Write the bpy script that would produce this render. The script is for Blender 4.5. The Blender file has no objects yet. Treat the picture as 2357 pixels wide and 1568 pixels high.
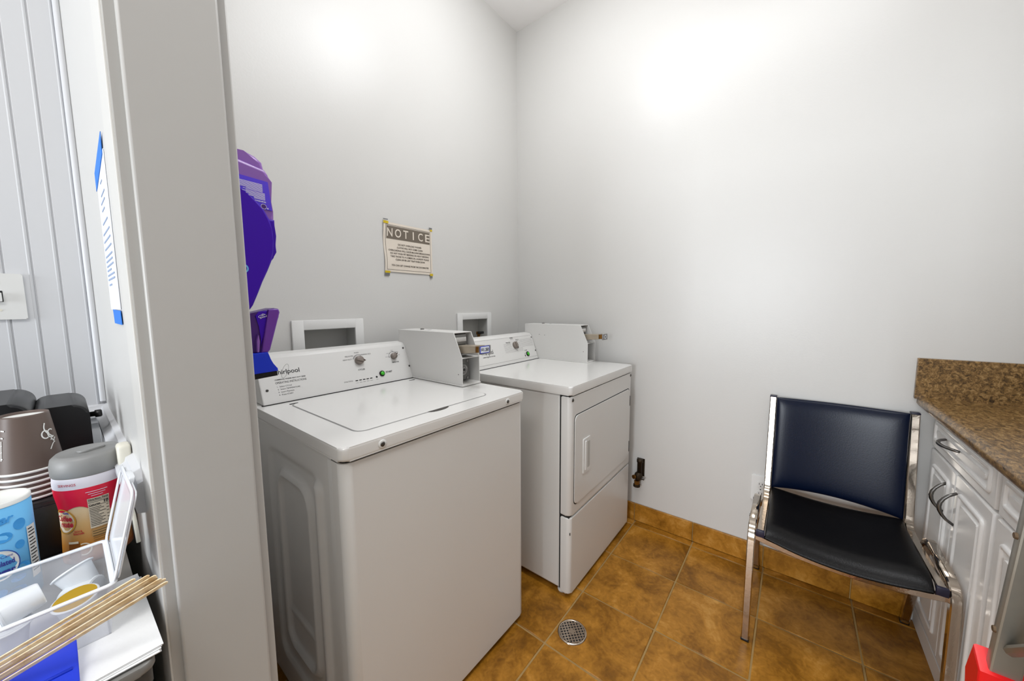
import bpy, bmesh, math, random
from mathutils import Vector, Matrix
random.seed(4)
sc = bpy.context.scene
COL = sc.collection
V = Vector
PI = math.pi

# ------------------------------------------------------------------ camera
cam_d = bpy.data.cameras.new('camera')
cam_d.sensor_fit = 'HORIZONTAL'; cam_d.sensor_width = 36.0; cam_d.lens = 12.562
cam_d.clip_start = 0.02
cam = bpy.data.objects.new('camera', cam_d); COL.objects.link(cam)
cam.matrix_world = Matrix(((0.6201, 0.0801, -0.7804, 0.0), (-0.7845, 0.0548, -0.6177, 0.0),
                           (-0.0067, 0.9953, 0.0969, 1.30), (0, 0, 0, 1)))
sc.camera = cam

# ------------------------------------------------------------------ light
world = bpy.data.worlds.new('world'); sc.world = world; world.use_nodes = True
bg = world.node_tree.nodes['Background']
bg.inputs[0].default_value = (0.93, 0.96, 1.0, 1); bg.inputs[1].default_value = 0.35

def area(name, loc, target, sx, sy, power, col=(1, 1, 1)):
    l = bpy.data.lights.new(name, 'AREA'); l.shape = 'RECTANGLE'; l.size = sx; l.size_y = sy
    l.energy = power; l.color = col
    o = bpy.data.objects.new(name, l); COL.objects.link(o); o.location = loc
    o.rotation_euler = (V(target) - V(loc)).to_track_quat('-Z', 'Y').to_euler()
    return o
def globe(name, loc, power, radius, col=(1, 1, 1)):
    l = bpy.data.lights.new(name, 'POINT'); l.energy = power; l.shadow_soft_size = radius; l.color = col
    o = bpy.data.objects.new(name, l); COL.objects.link(o); o.location = loc; return o
globe('ceiling_globe_lamp', (1.24, 0.84, 2.86), 8.5, 0.20, (0.955, 0.972, 1.0))
area('ceiling_fill_panel', (1.05, 0.20, 3.13), (1.05, 0.20, 0), 0.6, 1.2, 13, (0.955, 0.972, 1.0))  # added overhead fill to even out the walls, no known fixture
area('hallway_window_light', (-5.0, 0.62, 1.50), (0.6, 0.45, 1.2), 1.7, 2.0, 125, (0.90, 0.95, 1.0))
area('hallway_fill_light', (-0.9, 0.0, 3.0), (-0.9, 0.0, 0), 1.0, 0.6, 17, (1, 0.99, 0.97))  # added fill from above for the jamb and coffee things
sc.view_settings.view_transform = 'Standard'
sc.view_settings.look = 'None'
sc.view_settings.gamma = 1.0
sc.view_settings.use_curve_mapping = False
sc.view_settings.exposure = 0.63

# ------------------------------------------------------------------ materials
def lin(c):
    return tuple(((x / 255) / 12.92 if x / 255 <= 0.04045 else ((x / 255 + 0.055) / 1.055) ** 2.4) for x in c)
def mat(name, rgb, rough=0.5, metal=0.0, noise=0.0, nscale=8.0, bump=0.0, bscale=60.0, coat=0.0, spec=0.5, emit=None):
    m = bpy.data.materials.new(name); m.use_nodes = True
    nt = m.node_tree; b = nt.nodes['Principled BSDF']
    c = (*lin(rgb), 1)
    b.inputs['Base Color'].default_value = c
    b.inputs['Roughness'].default_value = rough
    b.inputs['Metallic'].default_value = metal
    b.inputs['Specular IOR Level'].default_value = spec
    if coat: b.inputs['Coat Weight'].default_value = coat; b.inputs['Coat Roughness'].default_value = 0.08
    tc = nt.nodes.new('ShaderNodeTexCoord')
    if noise > 0:
        n = nt.nodes.new('ShaderNodeTexNoise'); n.inputs['Scale'].default_value = nscale; n.inputs['Detail'].default_value = 5
        nt.links.new(tc.outputs['Object'], n.inputs['Vector'])
        mx = nt.nodes.new('ShaderNodeMix'); mx.data_type = 'RGBA'
        mx.inputs[6].default_value = tuple(x * (1 - noise) for x in c[:3]) + (1,)
        mx.inputs[7].default_value = tuple(min(1, x * (1 + noise)) for x in c[:3]) + (1,)
        nt.links.new(n.outputs['Fac'], mx.inputs[0]); nt.links.new(mx.outputs[2], b.inputs['Base Color'])
    if bump > 0:
        n2 = nt.nodes.new('ShaderNodeTexNoise'); n2.inputs['Scale'].default_value = bscale; n2.inputs['Detail'].default_value = 4
        nt.links.new(tc.outputs['Object'], n2.inputs['Vector'])
        bp = nt.nodes.new('ShaderNodeBump'); bp.inputs['Strength'].default_value = bump; bp.inputs['Distance'].default_value = 0.004
        nt.links.new(n2.outputs['Fac'], bp.inputs['Height']); nt.links.new(bp.outputs[0], b.inputs['Normal'])
    if emit:
        b.inputs['Emission Color'].default_value = (*lin(rgb), 1); b.inputs['Emission Strength'].default_value = emit
    return m
def ramp_mat(name, stops, scale, rough=0.5, detail=8.0, distort=0.6, rnd=False, bump=0.1, stretch=(1, 1, 1), spec=0.5, fine=0.0):
    m = bpy.data.materials.new(name); m.use_nodes = True
    nt = m.node_tree; b = nt.nodes['Principled BSDF']; b.inputs['Roughness'].default_value = rough
    b.inputs['Specular IOR Level'].default_value = spec
    tc = nt.nodes.new('ShaderNodeTexCoord'); mp = nt.nodes.new('ShaderNodeMapping'); mp.inputs['Scale'].default_value = stretch
    nt.links.new(tc.outputs['Object'], mp.inputs['Vector'])
    if rnd:
        oi = nt.nodes.new('ShaderNodeObjectInfo'); mu = nt.nodes.new('ShaderNodeMath'); mu.operation = 'MULTIPLY'; mu.inputs[1].default_value = 37.0
        nt.links.new(oi.outputs['Random'], mu.inputs[0]); nt.links.new(mu.outputs[0], mp.inputs['Location'])
    n = nt.nodes.new('ShaderNodeTexNoise'); n.inputs['Scale'].default_value = scale; n.inputs['Detail'].default_value = detail
    n.inputs['Roughness'].default_value = 0.62; n.inputs['Distortion'].default_value = distort
    nt.links.new(mp.outputs[0], n.inputs['Vector'])
    r = nt.nodes.new('ShaderNodeValToRGB'); e = r.color_ramp.elements
    e[0].position = stops[0][0]; e[0].color = (*lin(stops[0][1]), 1)
    e[1].position = stops[-1][0]; e[1].color = (*lin(stops[-1][1]), 1)
    for p, c in stops[1:-1]:
        q = e.new(p); q.color = (*lin(c), 1)
    fac = n.outputs['Fac']
    if fine:
        n3 = nt.nodes.new('ShaderNodeTexNoise'); n3.inputs['Scale'].default_value = scale * 7; n3.inputs['Detail'].default_value = 6; n3.inputs['Distortion'].default_value = 1.2
        nt.links.new(mp.outputs[0], n3.inputs['Vector'])
        a = nt.nodes.new('ShaderNodeMix'); a.data_type = 'FLOAT'; a.inputs[0].default_value = fine
        nt.links.new(n.outputs['Fac'], a.inputs[2]); nt.links.new(n3.outputs['Fac'], a.inputs[3]); fac = a.outputs[0]
    nt.links.new(fac, r.inputs[0]); nt.links.new(r.outputs[0], b.inputs['Base Color'])
    if bump:
        bp = nt.nodes.new('ShaderNodeBump'); bp.inputs['Strength'].default_value = bump; bp.inputs['Distance'].default_value = 0.003
        nt.links.new(fac, bp.inputs['Height']); nt.links.new(bp.outputs[0], b.inputs['Normal'])
    return m
def clear_mat(name, rgb, opacity, rough=0.15):
    m = bpy.data.materials.new(name); m.use_nodes = True
    nt = m.node_tree; b = nt.nodes['Principled BSDF']
    b.inputs['Base Color'].default_value = (*lin(rgb), 1); b.inputs['Roughness'].default_value = rough
    t = nt.nodes.new('ShaderNodeBsdfTransparent'); mx = nt.nodes.new('ShaderNodeMixShader'); mx.inputs[0].default_value = opacity
    nt.links.new(t.outputs[0], mx.inputs[1]); nt.links.new(b.outputs[0], mx.inputs[2])
    nt.links.new(mx.outputs[0], nt.nodes['Material Output'].inputs['Surface'])
    return m

M = {}
M['wall'] = mat('wall_paint', (211, 210, 207), 0.32, noise=0.012, nscale=2.0, bump=0.05, bscale=140, spec=0.35)
M['ceil'] = mat('ceiling_paint', (248, 247, 246), 0.8, bump=0.05, bscale=120)
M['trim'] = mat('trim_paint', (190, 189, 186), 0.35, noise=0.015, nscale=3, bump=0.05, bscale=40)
M['casing'] = mat('casing_paint', (216, 215, 211), 0.35, bump=0.03, bscale=40)
M['bead'] = mat('beadboard_paint', (214, 215, 218), 0.42, noise=0.012, nscale=3, bump=0.03, bscale=50)
M['tile'] = ramp_mat('floor_tile', [(0.24, (74, 42, 4)), (0.42, (132, 86, 16)), (0.55, (172, 118, 38)), (0.76, (216, 164, 86))], 5.5, 0.36, rnd=True, bump=0.18, fine=0.24, spec=0.35)
M['grout'] = mat('grout', (160, 130, 80), 0.85, noise=0.12, nscale=25)
M['enamel'] = mat('white_enamel', (226, 225, 222), 0.22, noise=0.008, nscale=4, coat=0.25)
M['enamel_side'] = mat('white_enamel_panel', (222, 221, 218), 0.3, noise=0.01, nscale=4)
M['console'] = mat('console_enamel', (224, 223, 220), 0.4, noise=0.008, nscale=5)
M['whitepl'] = mat('white_plastic', (226, 226, 224), 0.4)
M['gap'] = mat('dark_gap', (30, 30, 30), 0.8)
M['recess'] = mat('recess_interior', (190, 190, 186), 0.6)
M['ink'] = mat('black_ink', (38, 37, 38), 0.7)
M['greyink'] = mat('grey_ink', (120, 118, 116), 0.7)
M['knob'] = mat('taupe_knob', (132, 122, 114), 0.4)
M['knob_dark'] = mat('dark_pointer', (55, 38, 28), 0.4)
M['green'] = mat('green_button', (58, 190, 30), 0.3, coat=0.4)
M['black'] = mat('black_plastic', (16, 16, 18), 0.35)
M['chrome'] = mat('chrome', (198, 186, 172), 0.13, 1.0, bump=0.06, bscale=90)  # warm tint in the base colour imitates brown floor reflections
M['steel'] = mat('brushed_steel', (150, 149, 147), 0.34, 1.0, bump=0.05, bscale=200)
M['nickel'] = mat('pewter_pull', (120, 118, 115), 0.3, 1.0)
M['screw'] = mat('screw_metal', (95, 93, 90), 0.35, 0.9)
M['brassy'] = mat('slide_metal', (176, 164, 146), 0.38, 0.45, noise=0.12, nscale=30)
M['mech'] = mat('coin_mechanism_grey', (120, 119, 116), 0.45, 0.5)
M['vinyl'] = mat('black_vinyl', (10, 9, 10), 0.36, bump=0.10, bscale=220, spec=0.22)
M['vinyl_back'] = mat('black_vinyl_blue_sheen', (4, 15, 38), 0.30, bump=0.04, bscale=220, spec=0.26)  # black vinyl; bluish daylight reflection is put into the base colour
M['cap'] = mat('navy_end_cap', (28, 28, 52), 0.4)
M['cab'] = mat('cabinet_white', (240, 239, 237), 0.32, noise=0.01, nscale=5, coat=0.1)
M['lamin'] = ramp_mat('granite_laminate', [(0.34, (30, 22, 16)), (0.44, (88, 66, 38)), (0.54, (138, 106, 62)), (0.68, (190, 160, 112))], 85, 0.28, detail=5, distort=0.9, bump=0.02, stretch=(0.5, 1, 1), fine=0.35)
M['brass'] = mat('aged_brass', (128, 88, 36), 0.4, 0.85, noise=0.35, nscale=60)
M['darkbrass'] = mat('dark_brass', (52, 40, 24), 0.5, 0.6, noise=0.4, nscale=70)
M['paper'] = mat('notice_paper', (224, 214, 200), 0.75, noise=0.02, nscale=8)
M['taupe_ink'] = mat('taupe_print', (112, 102, 90), 0.75)
M['brown_ink'] = mat('brown_print', (62, 50, 40), 0.75)
M['tape_y'] = mat('yellow_tape', (206, 178, 12), 0.4)
M['tape_g'] = clear_mat('clear_tape', (120, 120, 120), 0.75, 0.3)
M['tape_b'] = mat('blue_tape', (20, 120, 222), 0.6, noise=0.03, nscale=60)
M['paper_w'] = mat('white_paper', (232, 238, 248), 0.7)
M['ink_b'] = mat('pale_blue_ink', (150, 168, 200), 0.7)
M['jug'] = mat('light_purple_plastic', (140, 92, 178), 0.3, coat=0.2)
M['juglabel'] = mat('violet_label', (88, 58, 222), 0.4)
M['purple'] = mat('deep_purple_plastic', (62, 0, 172), 0.45, spec=0.25)
M['purple2'] = mat('mid_purple_plastic', (106, 50, 158), 0.3, coat=0.2)
M['purple3'] = mat('dark_purple_plastic', (70, 26, 116), 0.35)
M['white_ink'] = mat('white_ink', (232, 226, 240), 0.6)
M['blue'] = mat('blue_plastic', (8, 50, 205), 0.35)
M['bristle'] = mat('black_bristles', (14, 9, 8), 0.9, bump=0.6, bscale=300)
M['cup'] = mat('brown_cup_paper', (98, 82, 74), 0.45, noise=0.03, nscale=12)
M['cup_w'] = mat('cup_white', (238, 238, 234), 0.6)
M['lidgrey'] = mat('grey_lid_plastic', (140, 140, 139), 0.45, bump=0.04, bscale=200)
M['red'] = mat('red_label', (232, 6, 56), 0.35, coat=0.2)
M['redtext'] = mat('red_ink', (196, 20, 50), 0.5)
M['band'] = mat('white_band', (236, 232, 240), 0.4)
M['cream'] = mat('cream_white', (243, 226, 200), 0.4)
M['facts'] = mat('facts_panel', (222, 208, 186), 0.6)
M['gold'] = mat('gold_ring', (206, 150, 50), 0.4)
M['tan'] = mat('tan_panel', (186, 146, 92), 0.5)
M['amber'] = mat('amber_print', (150, 84, 22), 0.4)
M['bluelab'] = mat('sky_blue_label', (108, 188, 240), 0.45, noise=0.05, nscale=20)
M['blue2'] = mat('mid_blue_print', (62, 160, 232), 0.45)
M['navy'] = mat('navy_ink', (52, 46, 150), 0.5)
M['clear'] = clear_mat('frosted_clear_plastic', (246, 248, 254), 0.24, 0.12)
M['clear_rim'] = clear_mat('frosted_rim_plastic', (246, 249, 254), 0.88, 0.15)
M['pod'] = mat('pod_white', (234, 238, 242), 0.3)
M['foil'] = mat('gold_foil', (200, 160, 20), 0.35, 0.4)
M['peach'] = mat('peach_label', (226, 196, 168), 0.5)
M['napkin'] = mat('napkin_paper', (240, 241, 241), 0.85, bump=0.15, bscale=160)
M['countergrey'] = mat('grey_counter', (128, 127, 124), 0.4, noise=0.08, nscale=30)
M['counterdark'] = mat('dark_counter_edge', (70, 69, 67), 0.45, noise=0.15, nscale=40)
M['alu'] = mat('worn_aluminium', (168, 166, 158), 0.38, 0.8, noise=0.18, nscale=14)
M['ladred'] = mat('red_plastic', (226, 8, 14), 0.35)
M['rust'] = mat('brown_rivet', (96, 76, 54), 0.6, 0.4)
M['bone'] = mat('bone_plastic', (226, 222, 208), 0.4)
# wood with stretched grain
M['wood'] = ramp_mat('birch_wood', [(0.3, (206, 172, 120)), (0.5, (232, 210, 172)), (0.8, (245, 230, 204))], 6, 0.6, stretch=(12, 12, 12), bump=0.05)
# creamer print: printed tan-to-amber wash along the height of the sleeve
def creamer_print():
    m = bpy.data.materials.new('creamer_sleeve_print'); m.use_nodes = True
    nt = m.node_tree; b = nt.nodes['Principled BSDF']; b.inputs['Roughness'].default_value = 0.35
    tc = nt.nodes.new('ShaderNodeTexCoord'); sp = nt.nodes.new('ShaderNodeSeparateXYZ'); nt.links.new(tc.outputs['Object'], sp.inputs[0])
    ns = nt.nodes.new('ShaderNodeTexNoise'); ns.inputs['Scale'].default_value = 18; nt.links.new(tc.outputs['Object'], ns.inputs['Vector'])
    ad = nt.nodes.new('ShaderNodeMath'); ad.operation = 'MULTIPLY_ADD'; ad.inputs[1].default_value = 0.03
    nt.links.new(ns.outputs['Fac'], ad.inputs[0]); nt.links.new(sp.outputs['Z'], ad.inputs[2])
    mr = nt.nodes.new('ShaderNodeMapRange'); mr.inputs[1].default_value = 0.01; mr.inputs[2].default_value = 0.16
    nt.links.new(ad.outputs[0], mr.inputs[0])
    r = nt.nodes.new('ShaderNodeValToRGB'); e = r.color_ramp.elements
    e[0].position = 0.0; e[0].color = (*lin((140, 78, 18)), 1)
    e[1].position = 1.0; e[1].color = (*lin((240, 216, 178)), 1)
    for p, c in ((0.25, (196, 126, 40)), (0.5, (222, 178, 116)), (0.7, (236, 206, 162))):
        q = e.new(p); q.color = (*lin(c), 1)
    nt.links.new(mr.outputs[0], r.inputs[0]); nt.links.new(r.outputs[0], b.inputs['Base Color'])
    return m
M['creamer'] = creamer_print()

# ------------------------------------------------------------------ builders
def root_loc(p):
    l = V((0, 0, 0))
    while p is not None:
        l += p.location; p = p.parent
    return l
def obj(name, bm, m, parent=None, smooth=False):
    """one mesh object from a bmesh given in world coordinates"""
    off = root_loc(parent)
    me = bpy.data.meshes.new(name)
    for v in bm.verts: v.co -= off
    bm.normal_update(); bm.to_mesh(me); bm.free()
    for f in me.polygons: f.use_smooth = True
    if not smooth:
        me.set_sharp_from_angle(angle=math.radians(38))
        for f in me.polygons: f.use_smooth = not (len(f.vertices) > 4 or f.area > 0.02)
    ms = m if isinstance(m, (list, tuple)) else [m]
    for k in ms: me.materials.append(M[k])
    o = bpy.data.objects.new(name, me); COL.objects.link(o)
    if parent is not None: o.parent = parent
    return o
def tag(o, label=None, cat=None, group=None, kind=None):
    if label: o['label'] = label
    if cat: o['category'] = cat
    if group: o['group'] = group
    if kind: o['kind'] = kind
    return o
def thing(name, label, cat, loc, group=None):
    o = bpy.data.objects.new(name, None); COL.objects.link(o); o.location = loc; o.empty_display_size = 0.05
    return tag(o, label, cat, group)
def struct(name, bm, m, parent=None, smooth=False):
    o = obj(name, bm, m, parent, smooth)
    if parent is None: o['kind'] = 'structure'
    return o
def nb(): return bmesh.new()
def add_box(bm, x0, x1, y0, y1, z0, z1, bev=0.0, seg=2):
    vs = [bm.verts.new(c) for c in ((x0, y0, z0), (x1, y0, z0), (x1, y1, z0), (x0, y1, z0), (x0, y0, z1), (x1, y0, z1), (x1, y1, z1), (x0, y1, z1))]
    fs = [bm.faces.new([vs[i] for i in q]) for q in ((3, 2, 1, 0), (4, 5, 6, 7), (0, 1, 5, 4), (1, 2, 6, 5), (2, 3, 7, 6), (3, 0, 4, 7))]
    if bev > 0:
        es = list({e for f in fs for e in f.edges})
        bmesh.ops.bevel(bm, geom=es, offset=bev, segments=seg, affect='EDGES', profile=0.5)
    return bm
def box(*a, **k): return add_box(nb(), *a, **k)
def add_prism(bm, pts, fn, d0, d1, bev=0.0, seg=2):
    """polygon pts (u,v) swept from depth d0 to d1; fn(u,v,d)->xyz"""
    a = [bm.verts.new(fn(u, v, d0)) for u, v in pts]; b = [bm.verts.new(fn(u, v, d1)) for u, v in pts]
    n = len(pts); fs = [bm.faces.new(a), bm.faces.new(b[::-1])]
    for i in range(n): fs.append(bm.faces.new((a[i], b[i], b[(i + 1) % n], a[(i + 1) % n])))
    if bev > 0:
        es = list({e for f in fs[:2] for e in f.edges})
        bmesh.ops.bevel(bm, geom=es, offset=bev, segments=seg, affect='EDGES', profile=0.5)
    bmesh.ops.recalc_face_normals(bm, faces=bm.faces[:])
    return bm
def prism(*a, **k): return add_prism(nb(), *a, **k)
XZ = lambda u, v, d: (u, d, v)
YZ = lambda u, v, d: (d, u, v)
XY = lambda u, v, d: (u, v, d)
def add_lathe(bm, prof, c=(0, 0, 0), ax=(0, 0, 1), n=32, cap=True):
    ax = V(ax).normalized(); c = V(c)
    t = V((1, 0, 0)) if abs(ax.x) < 0.9 else V((0, 1, 0))
    u = ax.cross(t).normalized(); w = ax.cross(u)
    rings = []
    for r, h in prof:
        rings.append([bm.verts.new(c + ax * h + (u * math.cos(2 * PI * i / n) + w * math.sin(2 * PI * i / n)) * max(r, 1e-5)) for i in range(n)])
    for a, b in zip(rings, rings[1:]):
        for i in range(n): bm.faces.new((a[i], a[(i + 1) % n], b[(i + 1) % n], b[i]))
    if cap:
        bm.faces.new(rings[0][::-1]); bm.faces.new(rings[-1])
    return bm
def lathe(*a, **k): return add_lathe(nb(), *a, **k)
def add_tube(bm, pts, r, n=8, rx=None, square=False, up=None, closed=False):
    pts = [V(p) for p in pts]; rings = []; N = len(pts); pu = None
    for i, p in enumerate(pts):
        if closed: d = pts[(i + 1) % N] - pts[i - 1]
        else: d = pts[min(i + 1, N - 1)] - pts[max(i - 1, 0)]
        d.normalize()
        if pu is None:
            t = V(up) if up else (V((0, 0, 1)) if abs(d.z) < 0.9 else V((0, 1, 0)))
        else: t = pu
        s = d.cross(t).normalized(); u = s.cross(d).normalized(); pu = u
        rr = r[i] if isinstance(r, (list, tuple)) else r
        r2 = rx if rx else rr
        if square:
            b = 0.25
            cs = [(1, 1 - b), (1 - b, 1), (-1 + b, 1), (-1, 1 - b), (-1, -1 + b), (-1 + b, -1), (1 - b, -1), (1, -1 + b)]
            rings.append([bm.verts.new(p + s * (a * r2) + u * (q * rr)) for a, q in cs])
        else:
            rings.append([bm.verts.new(p + s * (r2 * math.cos(2 * PI * k / n)) + u * (rr * math.sin(2 * PI * k / n))) for k in range(n)])
    m = len(rings[0])
    for i in range(N if closed else N - 1):
        a, b = rings[i], rings[(i + 1) % N]
        for k in range(m): bm.faces.new((a[k], a[(k + 1) % m], b[(k + 1) % m], b[k]))
    if not closed:
        bm.faces.new(rings[0][::-1]); bm.faces.new(rings[-1])
    bmesh.ops.recalc_face_normals(bm, faces=bm.faces[:])
    return bm
def tube(*a, **k): return add_tube(nb(), *a, **k)
def fillet(pts, rad, seg=6):
    """round the inner corners of a polyline"""
    pts = [V(p) for p in pts]; out = [pts[0]]
    for i in range(1, len(pts) - 1):
        a, b, c = pts[i - 1], pts[i], pts[i + 1]
        r = rad[i - 1] if isinstance(rad, (list, tuple)) else rad
        p0 = b + (a - b).normalized() * min(r, (a - b).length * 0.49); p1 = b + (c - b).normalized() * min(r, (c - b).length * 0.49)
        for k in range(seg + 1):
            t = k / seg; out.append(p0 * (1 - t) ** 2 + b * 2 * t * (1 - t) + p1 * t * t)
    out.append(pts[-1]); return out
def rrect(x0, x1, y0, y1, r, seg=5):
    out = []
    rs = r if isinstance(r, (list, tuple)) else (r, r, r, r)
    for (cx, cy, a0), q in zip(((x1, y1, 0), (x0, y1, 90), (x0, y0, 180), (x1, y0, 270)), rs):
        sx = -1 if cx == x1 else 1; sy = -1 if cy == y1 else 1
        for k in range(seg + 1):
            a = math.radians(a0 + 90 * k / seg)
            out.append((cx + sx * q + q * math.cos(a), cy + sy * q + q * math.sin(a)))
    return out
class Frame:
    """flat local frame: u right, v up, n outwards"""
    def __init__(s, o, ux, uv):
        s.o = V(o); s.ux = V(ux).normalized(); s.uv = V(uv).normalized(); s.n = s.ux.cross(s.uv).normalized()
    def __call__(s, u, v, d=0.0): return s.o + s.ux * u + s.uv * v + s.n * d
_tc = {}
def text_geo(body, bold=0.0, shear=0.0):
    k = (body, bold, shear)
    if k not in _tc:
        cu = bpy.data.curves.new('lettering', 'FONT'); cu.body = body; cu.size = 1.0; cu.offset = bold; cu.shear = shear; cu.resolution_u = 3
        o = bpy.data.objects.new('lettering', cu); COL.objects.link(o)
        dg = bpy.context.evaluated_depsgraph_get(); dg.update()
        me = bpy.data.meshes.new_from_object(o.evaluated_get(dg))
        vs = [(v.co.x, v.co.y) for v in me.vertices]; fs = [tuple(p.vertices) for p in me.polygons]
        bpy.data.objects.remove(o); bpy.data.curves.remove(cu); bpy.data.meshes.remove(me)
        _tc[k] = (vs, fs)
    return _tc[k]
def add_text(bm, body, fn, u, v, width=None, height=None, align='L', bold=0.0, shear=0.0, d=0.0004, rot=0.0, flip=False):
    """text laid into fn(u,v,d); width scales it to fit, height is cap height"""
    vs, fs = text_geo(body, bold, shear)
    if not vs: return bm
    x0 = min(a for a, b in vs); x1 = max(a for a, b in vs); W = x1 - x0
    sy = (height / 0.72) if height else width / W
    sx = (width / W) if width else sy
    ox = {'L': x0, 'C': (x0 + x1) / 2, 'R': x1}[align]
    c, s = math.cos(rot), math.sin(rot)
    nv = []
    for a, b in vs:
        p, q = (a - ox) * sx, b * sy
        p, q = p * c - q * s, p * s + q * c
        nv.append(bm.verts.new(fn(u + p, v + q, d)))
    for f in fs:
        try: bm.faces.new([nv[i] for i in f])
        except ValueError: pass
    return bm
def add_quad(bm, fn, u0, u1, v0, v1, d=0.0004, nu=1, nv=1):
    g = [[bm.verts.new(fn(u0 + (u1 - u0) * i / nu, v0 + (v1 - v0) * j / nv, d)) for i in range(nu + 1)] for j in range(nv + 1)]
    for j in range(nv):
        for i in range(nu): bm.faces.new((g[j][i], g[j][i + 1], g[j + 1][i + 1], g[j + 1][i]))
    return bm
def add_ring(bm, fn, u, v, ru, rv, w, d=0.0004, a0=0, a1=360, n=32, rot=0.0):
    pr = []
    c, s = math.cos(rot), math.sin(rot)
    for k in range(n + 1):
        a = math.radians(a0 + (a1 - a0) * k / n); row = []
        for e in (-w / 2, w / 2):
            p, q = (ru + e) * math.cos(a), (rv + e) * math.sin(a)
            row.append(bm.verts.new(fn(u + p * c - q * s, v + p * s + q * c, d)))
        pr.append(row)
    for a, b in zip(pr, pr[1:]): bm.faces.new((a[0], a[1], b[1], b[0]))
    return bm
def add_disc(bm, fn, u, v, ru, rv=None, d=0.0004, n=24):
    rv = rv or ru
    bm.faces.new([bm.verts.new(fn(u + ru * math.cos(2 * PI * k / n), v + rv * math.sin(2 * PI * k / n), d)) for k in range(n)]); return bm
def knob_bm(fr, u, v, prof, n=28):
    return lathe(prof, fr(u, v), fr.n, n)

# ================================================================== SETTING
RX, LY, CZ = 2.08, 1.59, 3.15        # right wall, back wall, ceiling
DX0, DX1, JY = 0.067, 0.200, 0.728   # doorway wall faces, jamb plane
FY = -1.06                           # wall behind the cabinets
FT = 0.0
# floor with tiles
floor = struct('floor', box(-2.6, RX + 0.1, -1.8, LY + 0.1, -0.06, -0.0025), 'grout')
gx = [2.019 - 0.318 * k for k in range(0, 7)]; gy = [0.692 + 0.318 * k for k in (3, 2, 1, 0, -1, -2, -3, -4)]
xs = [RX] + gx; ys = [LY] + gy[1:]
for i in range(len(xs) - 1):
    for j in range(len(ys) - 1):
        x1, x0, y1, y0 = xs[i], xs[i + 1], ys[j], ys[j + 1]
        if x0 < 0.1: x0 = 0.1
        dz = random.uniform(-0.0006, 0.0006)
        obj('floor_tile', box(x0 + 0.0032, x1 - 0.0032, y0 + 0.0032, y1 - 0.0032, -0.01, FT + dz, bev=0.002, seg=1), 'tile', floor)
# laundry walls
struct('wall_back', box(DX0, RX + 0.1, LY, LY + 0.1, 0, CZ), 'wall')
struct('wall_right', box(RX, RX + 0.1, FY, LY, 0, CZ), 'wall')
struct('wall_front', box(DX0, RX + 0.1, FY - 0.1, FY, 0, CZ), 'wall')
wd = nb(); add_box(wd, DX0, DX1, JY + 0.012, LY, 0, CZ); add_box(wd, DX0, DX1, FY, -0.42, 0, CZ); add_box(wd, DX0, DX1, -0.42, JY + 0.012, 2.12, CZ)
struct('wall_left', wd, 'wall')
struct('ceiling', box(-2.6, RX + 0.1, FY - 0.1, LY + 0.1, CZ, CZ + 0.08), 'ceil')
# jamb board, stop and casing of the doorway
def jamb():
    bm = nb(); add_box(bm, DX0 - 0.002, DX1 + 0.002, JY, JY + 0.012, 0, 2.12, bev=0.002); return bm
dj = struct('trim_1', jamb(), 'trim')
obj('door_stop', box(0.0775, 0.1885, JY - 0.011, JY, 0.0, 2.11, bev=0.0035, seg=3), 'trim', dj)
struct('trim_2', box(DX0 - 0.004, DX0, JY + 0.001, JY + 0.090, 0, 2.2, bev=0.0015), 'casing')
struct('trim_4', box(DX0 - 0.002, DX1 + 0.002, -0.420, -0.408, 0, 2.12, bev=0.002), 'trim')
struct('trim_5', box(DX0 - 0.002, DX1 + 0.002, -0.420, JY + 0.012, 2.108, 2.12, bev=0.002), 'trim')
# beadboard wall of the hallway: boards are pieces of their own
bw = struct('wall_beadboard', box(-2.6, DX0, LY + 0.0035, LY + 0.1, 0, CZ), 'bead')
pw = 0.0445; x = DX0 - 0.012
k = 0
while x > -0.55:
    w = pw
    bm = nb()
    add_box(bm, x - w + 0.0012, x - 0.0012, LY, LY + 0.0125, 0.0, 3.1, bev=0.002, seg=2)
    obj('bead_board', bm, 'bead', bw)
    obj('bead', tube([(x - 0.005, LY + 0.0026, 0.0), (x - 0.005, LY + 0.0026, 3.1)], 0.0035, 8), 'bead', bw)
    x -= w; k += 1
obj('corner_moulding', tube([(DX0 - 0.006, LY - 0.006, 1.03), (DX0 - 0.006, LY - 0.006, 3.1)], 0.007, 10), 'bead', bw)
# chair rail along hallway wall and the stub wall
def rail(bm, a, b, nrm):
    a, b, nrm = V(a), V(b), V(nrm); up = V((0, 0, 1))
    prof = [(0, 0), (0.014, 0.004), (0.016, 0.016), (0.024, 0.022), (0.024, 0.034), (0.012, 0.044), (0.010, 0.052), (0, 0.056)]
    r1 = [bm.verts.new(a + nrm * p + up * q) for p, q in prof]; r2 = [bm.verts.new(b + nrm * p + up * q) for p, q in prof]
    for i in range(len(prof) - 1): bm.faces.new((r1[i], r2[i], r2[i + 1], r1[i + 1]))
    bm.faces.new(r1); bm.faces.new(r2[::-1]); bmesh.ops.recalc_face_normals(bm, faces=bm.faces[:]); return bm
obj('chair_rail', rail(nb(), (-0.8, LY, 0.965), (DX0, LY, 0.965), (0, -1, 0)), 'bead', bw)
struct('trim_3', rail(nb(), (DX0, JY + 0.09, 0.965), (DX0, LY, 0.965), (-1, 0, 0)), 'bead')
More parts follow.
